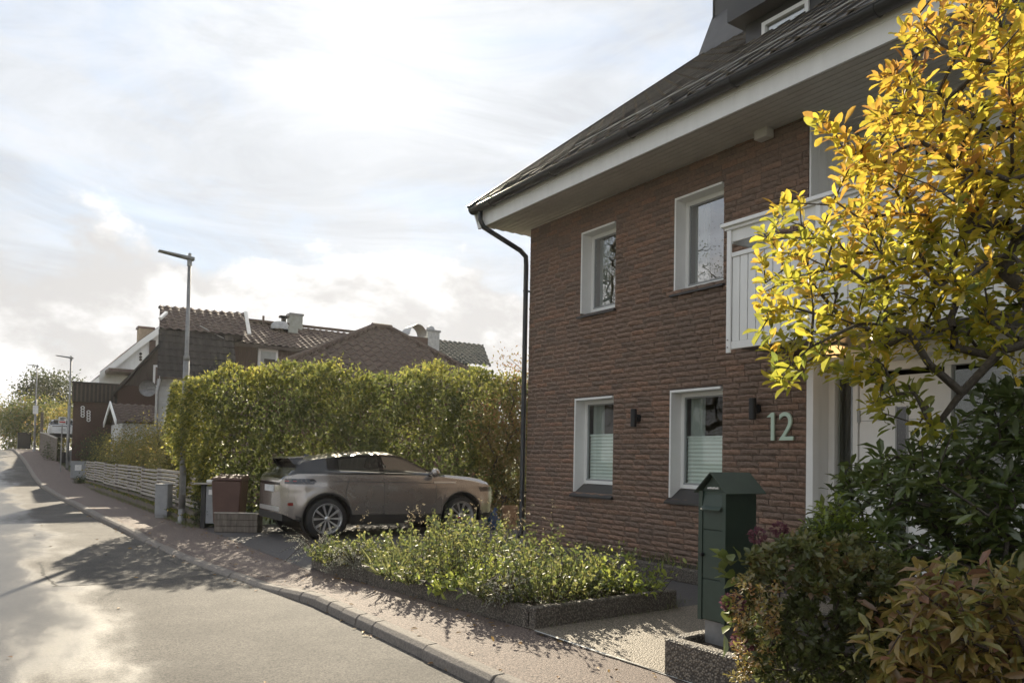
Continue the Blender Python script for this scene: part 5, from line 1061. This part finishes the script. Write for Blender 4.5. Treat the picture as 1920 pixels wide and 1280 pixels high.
# board fence on the curve, sign, far car, far bin
bf = empty('board_fence', 'dark vertical board fence with pale top rail on the uphill bend', 'fence')
f0, f1 = Vector((2.75, 49, 0)), Vector((2.35, 58, 0)); n_ = 40
for k in range(n_):
    t = k/n_; p = f0.lerp(f1, t); p2 = f0.lerp(f1, (k+.9)/n_); z0 = GZ(p.y); q = MB(); q.prism([(p.x, p.y, z0), (p2.x, p2.y, z0), (p2.x, p2.y, z0+1.25-.0*t), (p.x, p.y, z0+1.25)], (.03, 0, 0)); q.build('board', 'grey_wood', bf)
q = MB(); q.tube([(f0.lerp(f1, t).x, f0.lerp(f1, t).y, GZ(f0.lerp(f1, t).y)+1.28) for t in np.linspace(0, 1, 10)], .05, 6); q.build('top_rail', 'weathered_wood', bf)
q = MB(); q.tube([(2.4, 58.2, GZ(58)), (2.4, 58.2, GZ(58)+2.6)], .09, 8); q.build('end_post', 'grey_wood', bf)
p = PY(113, 856, 48.7); boxp('notice', (p.x-.02, 48.4, p.z-.3), (p.x+.4, 48.45, p.z+.25), 'black_plastic', bf)
sg_ = empty('notice_sign', 'small white sign board with lines of print and a red band by the far lamp', 'sign'); p0, p1 = PY(110, 781, 43.), PY(124, 795, 43.)
boxp('board', (p0.x, 43, p1.z), (p1.x, 43.03, p0.z), 'sign_white', sg_); h_ = p0.z-p1.z; w_ = p1.x-p0.x
boxp('red_band', (p0.x+.05*w_+.02, 42.99, p1.z+.2*h_), (p1.x-.1*w_, 42.998, p1.z+.38*h_), 'sign_red', sg_)
for k, (a, b, c_) in enumerate(((.2, .92, .82), (.2, .75, .62))): boxp('print_line', (p0.x+a*w_, 42.99, p1.z+c_*h_-.025), (p0.x+b*w_, 42.998, p1.z+c_*h_+.02), 'ink', sg_)
q = MB(); q.tube([((p0.x+p1.x)/2, 43.05, p1.z+.2), ((p0.x+p1.x)/2, 43.05, 0)], .03, 6); q.build('pole', 'lamp_post_grey', sg_)
far_car = empty('parked_car', 'silver hatchback parked behind the board fence uphill', 'car', loc=(PY(98, 826, 60).x+.6, 59, GZ(60)+.75), rz=R(75)); far_car.scale = (.95, .95, .95); build_car(far_car, 'silver_car')
p = PY(45, 836, 66); fb = empty('wheelie_bin', 'black wheelie bin under the bushes at the hill crest', 'bin', loc=(p.x, 66, GZ(66))); boxp('body', (-.4, -.35, .05), (.4, .35, 1.1), 'black_plastic', fb, .03); boxp('lid', (-.43, -.38, 1.101), (.43, .38, 1.2), 'black_plastic', fb, .03); q = MB(); q.tube([(-.3, .4, 1.12), (.3, .4, 1.12)], .02, 6); q.build('handle', 'black_plastic', fb)

# ------------------------------------------------------------------ vegetation
def unit(n): return nrm(RNG.normal(0, 1, (n, 3)))
def clump_tree(name, label, cat, c, rad, n_cl, n_leaf, size, m, base, group=None, trunk_h=None, bark='bark', seed_flat=0., shape=LEAF4, rb=None, tip=.0):
    """plant whose leaves gather in clumps inside an uneven ellipsoid"""
    t = empty(name, label, cat, group, loc=base); c = np.array(c, float); rad = np.array(rad, float); b = np.array(base, float)
    d = unit(n_cl); r = RNG.random(n_cl)**.45; lump = 1+.22*np.sin(d[:, 0]*5+c[0])*np.cos(d[:, 1]*4+c[1])+.15*np.sin(d[:, 2]*7)
    C = c+d*rad*(r*lump)[:, None]; C[:, 2] = np.maximum(C[:, 2], b[2]+.05)
    nodes_, par, ends = grow(C-b, (0, 0, 0), [(0, 0, max(.1, (c[2]-rad[2]*.5-b[2])*.7))], .05)
    branch_mesh('trunk', nodes_, par, bark, t, rmin=.004*max(1, rad.max()/1.3), rmax=.05+.05*rad.max())
    idx = RNG.integers(0, n_cl, n_leaf); sp = rad.mean()*.22
    P = C[idx]-b+RNG.normal(0, sp, (n_leaf, 3))*[1, 1, .8]; P[:, 2] = np.maximum(P[:, 2], .02)
    out = nrm((P+b-c)/rad); D = nrm(out*.7+RNG.normal(0, .7, (n_leaf, 3))+[0, 0, -.15])
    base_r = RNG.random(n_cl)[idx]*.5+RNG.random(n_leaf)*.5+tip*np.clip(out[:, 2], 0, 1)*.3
    leaves('crown', P, D, size*RNG.uniform(.6, 1.2, n_leaf), m, t, shape, base_r); return t
# the tall hedge along the driveway
def hedge():
    h = empty('tall_hedge', 'tall dense green hedge behind the parked car', 'hedge', loc=(6, 16.6, 0)); o = np.array([6, 16.6, 0.])
    def topz(x): return np.interp(x, [2.9, 3.6, 5., 6., 6.8, 7.4, 8.4, 9.2, 10.5, 13], [2.75, 3.1, 3.3, 3.45, 3.3, 3.2, 3.65, 3.6, 3.5, 3.4])+.07*np.sin(x*5.3)+.05*np.sin(x*11.7)
    n = 52000; x = RNG.uniform(3.4, 12.2, n); z = RNG.random(n)**.8; tz = topz(x)+RNG.normal(0, .05, n); z = .12+z*(tz-.12)
    front = 15.8+.2*np.sin(x*2.3+z*1.9)+.2*np.sin(x*5.3-z*3.7)+.13*np.sin(z*6.1+x*3)
    dep = np.where(RNG.random(n) < .62, RNG.exponential(.16, n), RNG.uniform(0, 1.7, n)); y = front+dep+.55*np.clip((4.9-x)/.6, 0, 1)*np.clip((1.5-z)/.4, 0, 1)
    edge = np.clip((4.-x)/.6, 0, 1); y += edge*.3
    P = np.stack([x, y, z], 1); D = RNG.normal(0, .6, (n, 3))+[0, -.75, -.35]
    D[z > tz-.25] += [0, 0, 1.0]
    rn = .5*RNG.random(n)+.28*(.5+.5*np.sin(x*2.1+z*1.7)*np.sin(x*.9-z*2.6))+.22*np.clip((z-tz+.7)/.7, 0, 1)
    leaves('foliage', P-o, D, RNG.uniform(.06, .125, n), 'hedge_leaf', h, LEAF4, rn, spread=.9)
    # left end hanging over the pavement side
    n = 9000; y = RNG.uniform(16.1, 18.7, n); z = RNG.uniform(.55, 3.0, n); x = 3.42-.22*np.clip((z-1)/.6, 0, 1)+.1*np.sin(y*4+z*3)+RNG.exponential(.16, n); P = np.stack([x, y, z], 1)
    leaves('foliage', P-o, RNG.normal(0, .6, (n, 3))+[-.7, -.2, -.3], RNG.uniform(.06, .11, n), 'hedge_leaf', h, LEAF4, .35+.6*RNG.random(n), spread=.9)
    # shoots above the cut line
    mb = MB(); P, D = [], []
    for k in range(90):
        xx = RNG.uniform(3.2, 11.5); yy = 15.9+RNG.random()*1.2; z0 = float(topz(xx))-.2; L_ = RNG.uniform(.15, .42); a = np.array([xx, yy, z0]); d = np.array([RNG.normal(0, .25), RNG.normal(0, .25), 1.])*L_
        mb.tube([a-o, a+d-o], [.005, .002], 4, False)
        for j in range(10): P.append(a+d*(j/9)-o); D.append(RNG.normal(0, .7, 3)+[0, 0, .5])
    mb.build('shoots', 'twig', h)['kind'] = 'stuff'; leaves('shoot_leaves', np.array(P), np.array(D), RNG.uniform(.05, .085, len(P)), 'hedge_leaf', h, LEAF4, .45+.5*RNG.random(len(P)))
    mb = MB()
    for k in range(46):
        xx = 3.75+k*.185; mb.tube([(xx-6, RNG.uniform(-.2, .3), 0), (xx-6+RNG.normal(0, .1), RNG.uniform(-.2, .3), 1.3), (xx-6+RNG.normal(0, .2), RNG.uniform(-.3, .3), 2.8)], [.02, .014, .006], 5)
    mb.build('stems', 'bark', h)['kind'] = 'stuff'
hedge()
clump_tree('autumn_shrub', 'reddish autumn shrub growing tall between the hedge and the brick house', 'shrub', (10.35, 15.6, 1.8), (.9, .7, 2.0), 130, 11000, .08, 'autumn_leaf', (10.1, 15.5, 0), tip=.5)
# loose reddish twigs above it
clump_tree('golden_shrub', 'golden leafed shrub leaning over the slatted fence', 'shrub', (4.35, 29.5, 1.3), (.85, 2.2, 1.), 100, 9000, .085, 'shrub_leaf', (4.35, 29.5, 0), 'shrubs behind the slatted fence')
clump_tree('golden_shrub', 'pale green gold shrub with upright shoots behind the slatted fence near the hedge', 'shrub', (4.15, 23.6, 1.3), (.65, 1.9, .95), 100, 8000, .075, 'shrub_leaf', (4.15, 23.6, 0), 'shrubs behind the slatted fence')
clump_tree('golden_shrub', 'low golden shrub at the far end of the slatted fence', 'shrub', (4.4, 35.5, 1.25), (.9, 2.4, .9), 90, 7000, .09, 'shrub_leaf', (4.4, 35.5, 0), 'shrubs behind the slatted fence')
clump_tree('dark_shrub', 'dark green shrub in front of the flat roofed building', 'shrub', (4.7, 43.4, 1.25), (1.15, 1.3, 1.25), 80, 6000, .1, 'far_dark_leaf', (4.7, 43.4, 0)); clump_tree('dark_shrub', 'dark green shrub between the far cabinet and the garage', 'shrub', (4.4, 40.2, .95), (.8, 1.5, .95), 60, 4500, .085, 'far_dark_leaf', (4.4, 40.2, 0))
clump_tree('dark_shrub', 'dark bush hanging over the bottom of the board fence', 'shrub', (3.1, 52, GZ(52)+.2), (.6, 2.6, .7), 50, 2500, .1, 'far_dark_leaf', (3.1, 52, GZ(52)-.1))
def at(x, y, Y): p = PY(x, y, Y); return (p.x, p.y, p.z)
c = at(92, 742, 82); clump_tree('far_tree', 'dark rounded tree on the skyline behind the street lamps', 'tree', c, (2.6, 2.4, 2.2), 110, 7000, .26, 'far_dark_leaf', (c[0], 82, GZ(82)))
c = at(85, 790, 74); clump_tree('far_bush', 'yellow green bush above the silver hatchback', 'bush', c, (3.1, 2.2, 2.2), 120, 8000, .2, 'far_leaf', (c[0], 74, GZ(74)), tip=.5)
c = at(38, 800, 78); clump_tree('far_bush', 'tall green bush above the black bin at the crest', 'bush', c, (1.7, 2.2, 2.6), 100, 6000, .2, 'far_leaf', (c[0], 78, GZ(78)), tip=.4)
c = at(10, 787, 88); clump_tree('far_bush', 'thin reddish tree overhanging the road past the crest', 'tree', c, (1.6, 2., 2.2), 60, 2200, .2, 'autumn_leaf', (at(34, 830, 88)[0], 88, GZ(88)))
c = at(120, 800, 66); clump_tree('far_bush', 'ochre bush beside the flat roofed building', 'bush', c, (1.6, 1.8, 1.7), 70, 4000, .17, 'shrub_leaf', (c[0], 66, GZ(66)))
# trees across the road: they stand outside the frame and show in the window panes
for (x_, y_, hh, lb) in ((-10., 31, 15., 'tall bare crowned tree across the road reflected in the left window'), (-9.5, 23.5, 9.6, 'lower bare crowned tree across the road reflected in the right window')):
    t = clump_tree('roadside_tree', lb, 'tree', (x_, y_, hh*.64), (2.6, 3.4, hh*.42), 520, 26000, .09, 'far_dark_leaf', (x_, y_, -.05))

# ------------------------------------------------------------------ front garden
def in_poly(pts, poly):
    x, y = pts[:, 0], pts[:, 1]; c = np.zeros(len(pts), bool); n = len(poly)
    for i in range(n):
        (x0, y0), (x1, y1) = poly[i], poly[i-1]; cond = ((y0 > y) != (y1 > y)); c ^= cond & (x < (x1-x0)*(y-y0)/((y1-y0) or 1e-9)+x0)
    return c
def cloud(poly, n, d0, d1, zmin=.25):
    P = np.array(poly, float); lo, hi = P.min(0), P.max(0); out = []
    while len(out) < n:
        q = lo+RNG.random((n*3, 2))*(hi-lo); q = q[in_poly(q, poly)]
        for a in q:
            w = np.array(PD(a[0], a[1], RNG.uniform(d0, d1)))
            if w[2] > zmin: out.append(w)
            if len(out) >= n: break
    return np.array(out)
def leafy(root, C, m, per, size, shape, bark, singles, trunk=None, droop=0., up=.5, rmin=.003, rmax=.06, rbias=None, spread=.5, joined='foliage', cone=.75):
    b = np.array(root.location); nodes_, par, ends = grow(C-b, (0, 0, 0), trunk, .05)
    branch_mesh('trunk' if trunk else 'stems', nodes_, par, bark, root, rmin, rmax)
    P, D, S, Rr = [], [], [], []
    for i in range(len(C)):
        e = ends[i]; p = nodes_[e]; tw = p-nodes_[par[e]]; tw = tw/max(1e-6, np.linalg.norm(tw)); tw = tw*.6+[0, 0, up]; tw /= np.linalg.norm(tw)
        k = RNG.integers(per[0], per[1]+1); r0 = RNG.random(); s1 = np.cross(tw, [.3, .5, .81]); s1 /= np.linalg.norm(s1); s2 = np.cross(tw, s1); a0 = RNG.random()*6.28
        for j in range(k):
            a = a0+2.4*j; f = j/k; q = p-tw*(.14*f*size[1]/.12)+RNG.normal(0, .01, 3)
            d = tw*(1-cone*f-.15)+(s1*math.cos(a)+s2*math.sin(a))*cone+np.array([0, 0, -droop])+RNG.normal(0, .15, 3)
            P.append(q); D.append(d); S.append(RNG.uniform(*size)); rr = .55*r0+.45*RNG.random()
            Rr.append(rr if rbias is None else rbias(q+b, rr))
    P, D, S, Rr = map(np.array, (P, D, S, Rr)); w = P+b
    dist = np.linalg.norm(w-[0, 0, EYE], axis=1); fw = (w-[0, 0, EYE])@CF; px = 960+F_PX*((w-[0, 0, EYE])@CR)/fw; vis = (px < 1925)
    order = np.argsort(dist+100*(~vis)); sing = set(order[:singles].tolist())
    if singles:
        V = leafset('leaf', m, shape, 10)
        for i in sing: place_leaf(V[min(9, int(Rr[i]*10))], P[i], D[i], S[i], root, spread)
    rest = np.array([i for i in range(len(P)) if i not in sing])
    leaves(joined, P[rest], D[rest], S[rest], m, root, shape, Rr[rest], spread=spread)
# magnolia: crown seen at about four metres, trunk just right of the frame
MAG = [(1405, 495), (1425, 430), (1460, 375), (1520, 350), (1560, 330), (1600, 300), (1630, 210), (1645, 120), (1690, 40), (1720, -60), (2120, -60), (2120, 700), (1860, 680), (1760, 660), (1660, 650), (1580, 690), (1500, 700), (1440, 720), (1425, 640), (1415, 560)]
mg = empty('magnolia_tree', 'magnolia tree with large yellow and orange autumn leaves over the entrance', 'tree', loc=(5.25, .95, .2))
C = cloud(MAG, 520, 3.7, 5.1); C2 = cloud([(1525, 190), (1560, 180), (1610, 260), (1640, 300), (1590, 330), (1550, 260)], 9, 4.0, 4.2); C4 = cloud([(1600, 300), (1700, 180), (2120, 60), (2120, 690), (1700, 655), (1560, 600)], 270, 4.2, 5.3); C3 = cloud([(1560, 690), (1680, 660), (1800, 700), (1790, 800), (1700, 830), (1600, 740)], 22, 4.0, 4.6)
leafy(mg, np.concatenate([C, C2, C3, C4]), 'magnolia_leaf', (9, 14), (.055, .105), LEAFM, 'bark', 295, [(-.05, .05, .7), (-.1, .25, 1.3), (-.25, .5, 1.75)], up=.45, rmin=.003, rmax=.04, rbias=lambda w, r: np.clip(r*.85-.05+.3*np.clip((w[2]-2.3)/.9, -1, 1)-.22*np.clip((w[0]-4.3)/.6, 0, 1), 0, 1))  # leaf colour shifts darker and greener low and right, painting the crown's shade
# rhododendron in front of the door
rh = empty('rhododendron', 'large dark green rhododendron with glossy long leaves in front of the door', 'shrub', loc=(5.6, 2.2, .2))
C = cloud([(1520, 985), (1555, 915), (1590, 870), (1680, 835), (1780, 800), (1850, 720), (2100, 640), (2100, 1150), (1800, 1120), (1700, 1060), (1560, 1060), (1520, 1020)], 560, 4.2, 5.5, .3)
leafy(rh, C, 'rhodo_leaf', (8, 12), (.085, .13), LEAFL, 'bark', 295, droop=.25, up=.7, rmin=.003, rmax=.03)
lg = empty('light_green_shrub', 'light green small leafed shrub beside the white door post', 'shrub', loc=(5.2, 3.45, .2)); C = cloud([(1505, 975), (1530, 940), (1600, 930), (1650, 1000), (1600, 1060), (1530, 1050)], 60, 4.35, 4.7, .3); leafy(lg, C, 'bright_leaf', (8, 12), (.04, .06), LEAF8, 'twig', 0, droop=.1, rmin=.002, rmax=.012, rbias=lambda w, r: r*.5)
sp = empty('spirea_shrub', 'dense dark olive small leafed shrub between the mailbox and the peony', 'shrub', loc=(4.7, 3.0, .2)); C = cloud([(1400, 1045), (1450, 1005), (1530, 985), (1640, 1010), (1700, 1060), (1720, 1300), (1400, 1300)], 420, 3.6, 4.7, .25)
leafy(sp, C, 'spirea_leaf', (34, 46), (.028, .05), LEAF4, 'twig', 0, up=.4, rmin=.0015, rmax=.015, spread=1., cone=1., rbias=lambda w, r: r*.8+.2*(w[2] > .85))
pe = empty('peony_bush', 'peony bush with drooping brown and ochre autumn leaves beside the mailbox shrubs', 'bush', loc=(4.35, 1.75, .2)); C = cloud([(1620, 1150), (1660, 1100), (1740, 1060), (1850, 1045), (2000, 1050), (2060, 1320), (1650, 1320), (1620, 1210)], 300, 3.1, 4.0, .22)
leafy(pe, C, 'peony_leaf', (8, 11), (.065, .115), LEAFL, 'twig', 295, droop=.45, up=.35, rmin=.0022, rmax=.012)
bb_ = empty('barberry_shrub', 'small orange and yellow barberry in front of the mailbox post', 'shrub', loc=(4.25, 3.3, .2)); C = cloud([(1365, 1085), (1400, 1065), (1440, 1100), (1470, 1090), (1465, 1170), (1440, 1240), (1385, 1290), (1368, 1280), (1375, 1180)], 95, 3.45, 3.85, .24)
leafy(bb_, C, 'barberry_leaf', (10, 16), (.02, .034), LEAF8, 'twig', 0, up=.6, rmin=.0013, rmax=.008, cone=.9)
hy = empty('hydrangea', 'small hydrangea with faded purple flower heads and broad leaves behind the mailbox', 'shrub', loc=(4.6, 3.5, .2))
P, D = [], []
for (x_, y_, d_) in ((1380, 1060, 4.0), (1372, 1045, 4.05), (1385, 1085, 3.95), (1368, 1150, 3.75), (1372, 1175, 3.75)):
    for k in range(4): P.append(np.array(PD(x_+RNG.normal(0, 6), y_+RNG.normal(0, 6), d_))-np.array(hy.location)); D.append(RNG.normal(0, .5, 3)+[-.5, -.2, .2])
leaves('broad_leaves', np.array(P), np.array(D), .12, 'rhodo_leaf', hy, LEAF8, np.full(len(P), .88)); P, D = [], []
for (x_, y_, d_, r_) in ((1420, 1003, 4.4, .045), (1462, 992, 4.5, .04), (1374, 1130, 3.75, .05), (1393, 1203, 3.7, .05)):
    c = np.array(PD(x_, y_, d_))-np.array(hy.location)
    for v in unit(160): P.append(c+v*r_*RNG.uniform(.75, 1)*[1, 1, .8]); D.append(v+RNG.normal(0, .5, 3))
leaves('flower_heads', np.array(P), np.array(D), .024, 'pink_flower', hy, LEAF4); mb = MB()
for i in range(0, len(P), 160): c = np.mean(P[i:i+160], axis=0); mb.tube([(0, 0, 0), c], [.006, .004], 5)
mb.build('stems', 'twig', hy)
# wild flowers in the long planter: one thing per clump
def inside_planter(u, v): a = Vector(PL[0]).lerp(Vector(PL[1]), u); b = Vector(PL[3]).lerp(Vector(PL[2]), u); return a.lerp(b, v)
KINDS = [('leafy_weed', 'weed_leaf', 'bushy yellow green weed clump in the long pebble planter'), ('broad_leaf_plant', 'bright_leaf', 'bright green broad leafed plant in the long pebble planter'), ('grass_tuft', 'grass_blade', 'tuft of tall grass in the long pebble planter')]
def where(u, v): return ('pavement side' if u < .38 else 'house side' if u > .68 else 'middle')+(', path end' if v < .25 else ', driveway end' if v > .78 else ', nearer the path' if v < .55 else ', nearer the driveway')
def weed(loc, kind, h, r, wh):
    nm, m, lb = KINDS[kind]; lb = lb.replace('in the long pebble planter', 'in long planter, '+wh); t = empty(nm, lb, 'plant', nm.replace('_', ' ')+' clumps in the long planter', loc=(loc.x, loc.y, .15)); mb = MB(); P, D, S = [], [], []
    for k in range(int(26*r/.3)):
        a = RNG.random()*6.28; q = r*math.sqrt(RNG.random()); b = np.array([q*math.cos(a)*.6, q*math.sin(a)*.6, 0]); tip = np.array([q*math.cos(a)*1.2, q*math.sin(a)*1.2, h*RNG.uniform(.5, 1.1)]); mid = (b+tip)/2+RNG.normal(0, .03, 3)
        if kind == 2:
            P.append(b); D.append(tip-b); S.append(np.linalg.norm(tip-b)); P.append(b*.8); D.append(tip*[1.4, 1.4, .8]-b); S.append(np.linalg.norm(tip-b)*.9); continue
        mb.tube([b, mid, tip], [.004, .003, .0015], 3, False); n = 22 if kind == 0 else 7
        for j in range(n):
            f = (j+1)/n; p = (b*(1-f)**2+2*mid*f*(1-f)+tip*f*f); P.append(p); D.append(RNG.normal(0, .7, 3)+[0, 0, .25]); S.append(RNG.uniform(.03, .06) if kind == 0 else RNG.uniform(.07, .13)*(1.1-.5*f))
    if mb.v: mb.build('stems', 'twig', t)
    leaves('leaves', np.array(P), np.array(D), np.array(S), m, t, BLADE if kind == 2 else (LEAF8 if kind == 1 else LEAF4), None, spread=.8)
us = [(.2, .06, 0, .34), (.5, .07, 0, .3), (.8, .06, 1, .2), (.93, .1, 2, .2), (.2, .2, 0, .45), (.48, .18, 0, .45), (.75, .2, 0, .38), (.3, .32, 1, .3), (.15, .36, 0, .4), (.6, .33, 0, .42), (.88, .33, 2, .35), (.2, .5, 0, .48), (.45, .47, 1, .28), (.5, .58, 0, .5), (.82, .52, 0, .42), (.15, .66, 0, .42), (.35, .72, 2, .42), (.6, .74, 0, .5), (.85, .72, 0, .42), (.15, .84, 0, .48), (.4, .88, 0, .5), (.7, .88, 0, .45), (.25, .97, 0, .42), (.92, .9, 1, .25), (.05, .58, 2, .22), (.04, .28, 1, .2), (.03, .45, 0, .3), (.02, .82, 0, .4), (.05, .93, 0, .4), (.08, .13, 0, .26), (.35, .1, 0, .32), (.65, .1, 0, .28)]
for u, v, k, h in us: p = inside_planter(u, v); weed(p, k, h*RNG.uniform(.6, 1.55)*(.5 if v > .82 else .85 if v > .42 else 1.1), RNG.uniform(.32, .46), where(u, v))
def stalk(p, h, lab):
    t = empty('dry_stalk', lab, 'plant', 'dry stalks in the long planter', loc=(p.x, p.y, .15)); mb = MB(); tip = np.array([RNG.normal(0, .12), RNG.normal(0, .12), h]); mid = tip*.5+RNG.normal(0, .03, 3); mb.tube([(0, 0, 0), mid, tip], [.004, .003, .002], 4); P, D = [], []
    for k in range(7):
        f = .5+.5*k/7; q = mid*(2-2*f)+tip*(2*f-1); e = q+np.array([RNG.normal(0, .06), RNG.normal(0, .06), .07]); mb.tube([q, e], [.002, .001], 3, False)
        for j in range(5): P.append(e+RNG.normal(0, .012, 3)); D.append(RNG.normal(0, 1, 3))
    mb.build('stem', 'twig', t); leaves('seed_heads', np.array(P), np.array(D), .028, 'dry_stalk', t)
for u, v, h in ((.3, .62, .75), (.45, .4, .7), (.9, .6, .85), (.95, .75, .8), (.85, .82, .75), (.55, .93, .6), (.2, .9, .6), (.75, .5, .75), (.92, .45, .8), (.35, .8, .7)): stalk(inside_planter(u, v), h, 'thin dry seed stalk in the long planter, '+where(u, v))
def silver(p, r, lab):
    t = empty('silver_plant', lab, 'plant', None, loc=(p.x, p.y, .17)); mb = MB(); P, D = [], []
    for k in range(46):
        a = RNG.random()*6.28; L_ = r*RNG.uniform(.6, 1.1); e = np.array([math.cos(a)*L_-.15*r, math.sin(a)*L_, RNG.uniform(-.12, .28)*r/.3]); m_ = e*.5+[0, 0, .16]; mb.tube([(0, 0, 0), m_, e], [.004, .003, .002], 3, False)
        for j in range(26):
            f = j/26; q = 2*m_*f*(1-f)+e*f*f; P.append(q); D.append(RNG.normal(0, .8, 3)+e)
    mb.build('stems', 'twig', t); leaves('leaves', np.array(P), np.array(D), .024, 'silver_leaf', t)
p = inside_planter(0.02, .98); silver(p, .42, 'silver grey trailing plant at the driveway end of the long planter'); silver(inside_planter(-.01, .72), .34, 'silver grey trailing plant spilling over the middle of the planter edge'); silver(inside_planter(.03, .1), .3, 'silver grey trailing plant spilling over the planter corner nearest the path')
p = inside_planter(.62, .7); t = empty('red_flower', 'single small red flower among the planter weeds', 'flower', loc=(p.x, p.y, .15)); mb = MB(); mb.tube([(0, 0, 0), (.02, .01, .55)], [.003, .002], 4); mb.build('stem', 'twig', t); mb = MB(); mb.lathe([(0, -.01), (.02, 0), (.026, .012), (.012, .02), (0, .016)], (.02, .01, .56), 'Z', 8); mb.build('petals', 'lamp_red', t)
# weeds at the foot of the fence wall, grass tufts along the house plinth
def fringe(name, label, pts, n, h, m, cat='weeds'):
    P, D, S = [], [], []
    for a, b in zip(pts[:-1], pts[1:]):
        for k in range(n): f = RNG.random(); q = np.array(a)*(1-f)+np.array(b)*f+[RNG.normal(0, .06), RNG.normal(0, .06), 0]; P.append(q); D.append(RNG.normal(0, .45, 3)+[0, 0, 1]); S.append(h*RNG.uniform(.4, 1.1))
    o = leaves(name, np.array(P), np.array(D), np.array(S), m, None, BLADE if m == 'grass_blade' else LEAF4, kind='stuff'); tag(o, label, cat); return o
fringe('wall_weeds', 'rough weeds and dry grass along the foot of the fence base', [(3.3, 16.2, 0), (3.28, 19, 0), (3.22, 24, 0), (3.1, 31, 0), (3.0, 37, 0)], 500, .12, 'grass_blade'); fringe('ivy_patch', 'low dark ivy over the fence base', [(3.36, 16.4, .15), (3.3, 20, .2), (3.22, 26, .2), (3.1, 36, .2)], 900, .07, 'far_leaf'); fringe('path_moss_grass', 'short grass tufts at the planter edge by the path', [(4., 5.46, 0), (5.6, 5.55, 0), (5.75, 5.6, .1)], 160, .06, 'grass_blade'); fringe('plinth_grass', 'thin grass growing from the plinth bed under the windows', [(7.25, 5.9, .12), (7.4, 9.3, .12)], 260, .2, 'grass_blade')
bs = clump_tree('dark_shrub', 'dark ivy bush between the fence end and the letterbox stand', 'shrub', (3.55, 16.35, .45), (.2, .28, .42), 40, 2400, .055, 'far_dark_leaf', (3.55, 16.35, 0))
clump_tree('dark_shrub', 'small round dark shrub at the foot of the fence by the far cabinet', 'shrub', (2.98, 36.9, .2), (.3, .4, .25), 30, 1500, .05, 'far_dark_leaf', (2.98, 36.9, 0))
# fallen leaves
P, D = [], []
for k in range(420):
    y_ = RNG.uniform(3, 26); x_ = RNG.choice([EX(y_)-abs(RNG.normal(0, .25)), KX(y_)+RNG.uniform(-.12, .25), RNG.uniform(KX(y_)-3, EX(y_))], p=[.55, .37, .08]); z_ = .012 if x_ > KX(y_)+.15 else -.08
    P.append((x_, y_, z_+GZ(y_))); D.append((RNG.normal(), RNG.normal(), .1))
o = leaves('fallen_leaves', np.array(P), np.array(D), RNG.uniform(.03, .07, len(P)), 'dead_leaf', None, LEAF8, spread=.25); tag(o, 'scattered dry fallen leaves on the pavement and gutter', 'leaves')

# ------------------------------------------------------------------ haze volume added to stand in for lens glare
def build_glare_haze(density):
    m = bpy.data.materials.new('glare_haze'); nt, N, L = nodes(m); out = N.new('ShaderNodeOutputMaterial'); v = N.new('ShaderNodeVolumePrincipled')
    v.inputs['Color'].default_value = (1, .97, .92, 1); v.inputs['Density'].default_value = density; v.inputs['Anisotropy'].default_value = .6; L.new(v.outputs[0], out.inputs['Volume']); MATS['glare_haze'] = m
    b = MB(); b.box((-950, -80, -14), (1550, 1550, 19)); o = b.build('haze', 'glare_haze'); o['kind'] = 'stuff'; tag(o, 'thin pale haze added over the whole street in place of lens glare', 'haze')
build_glare_haze(.00022)
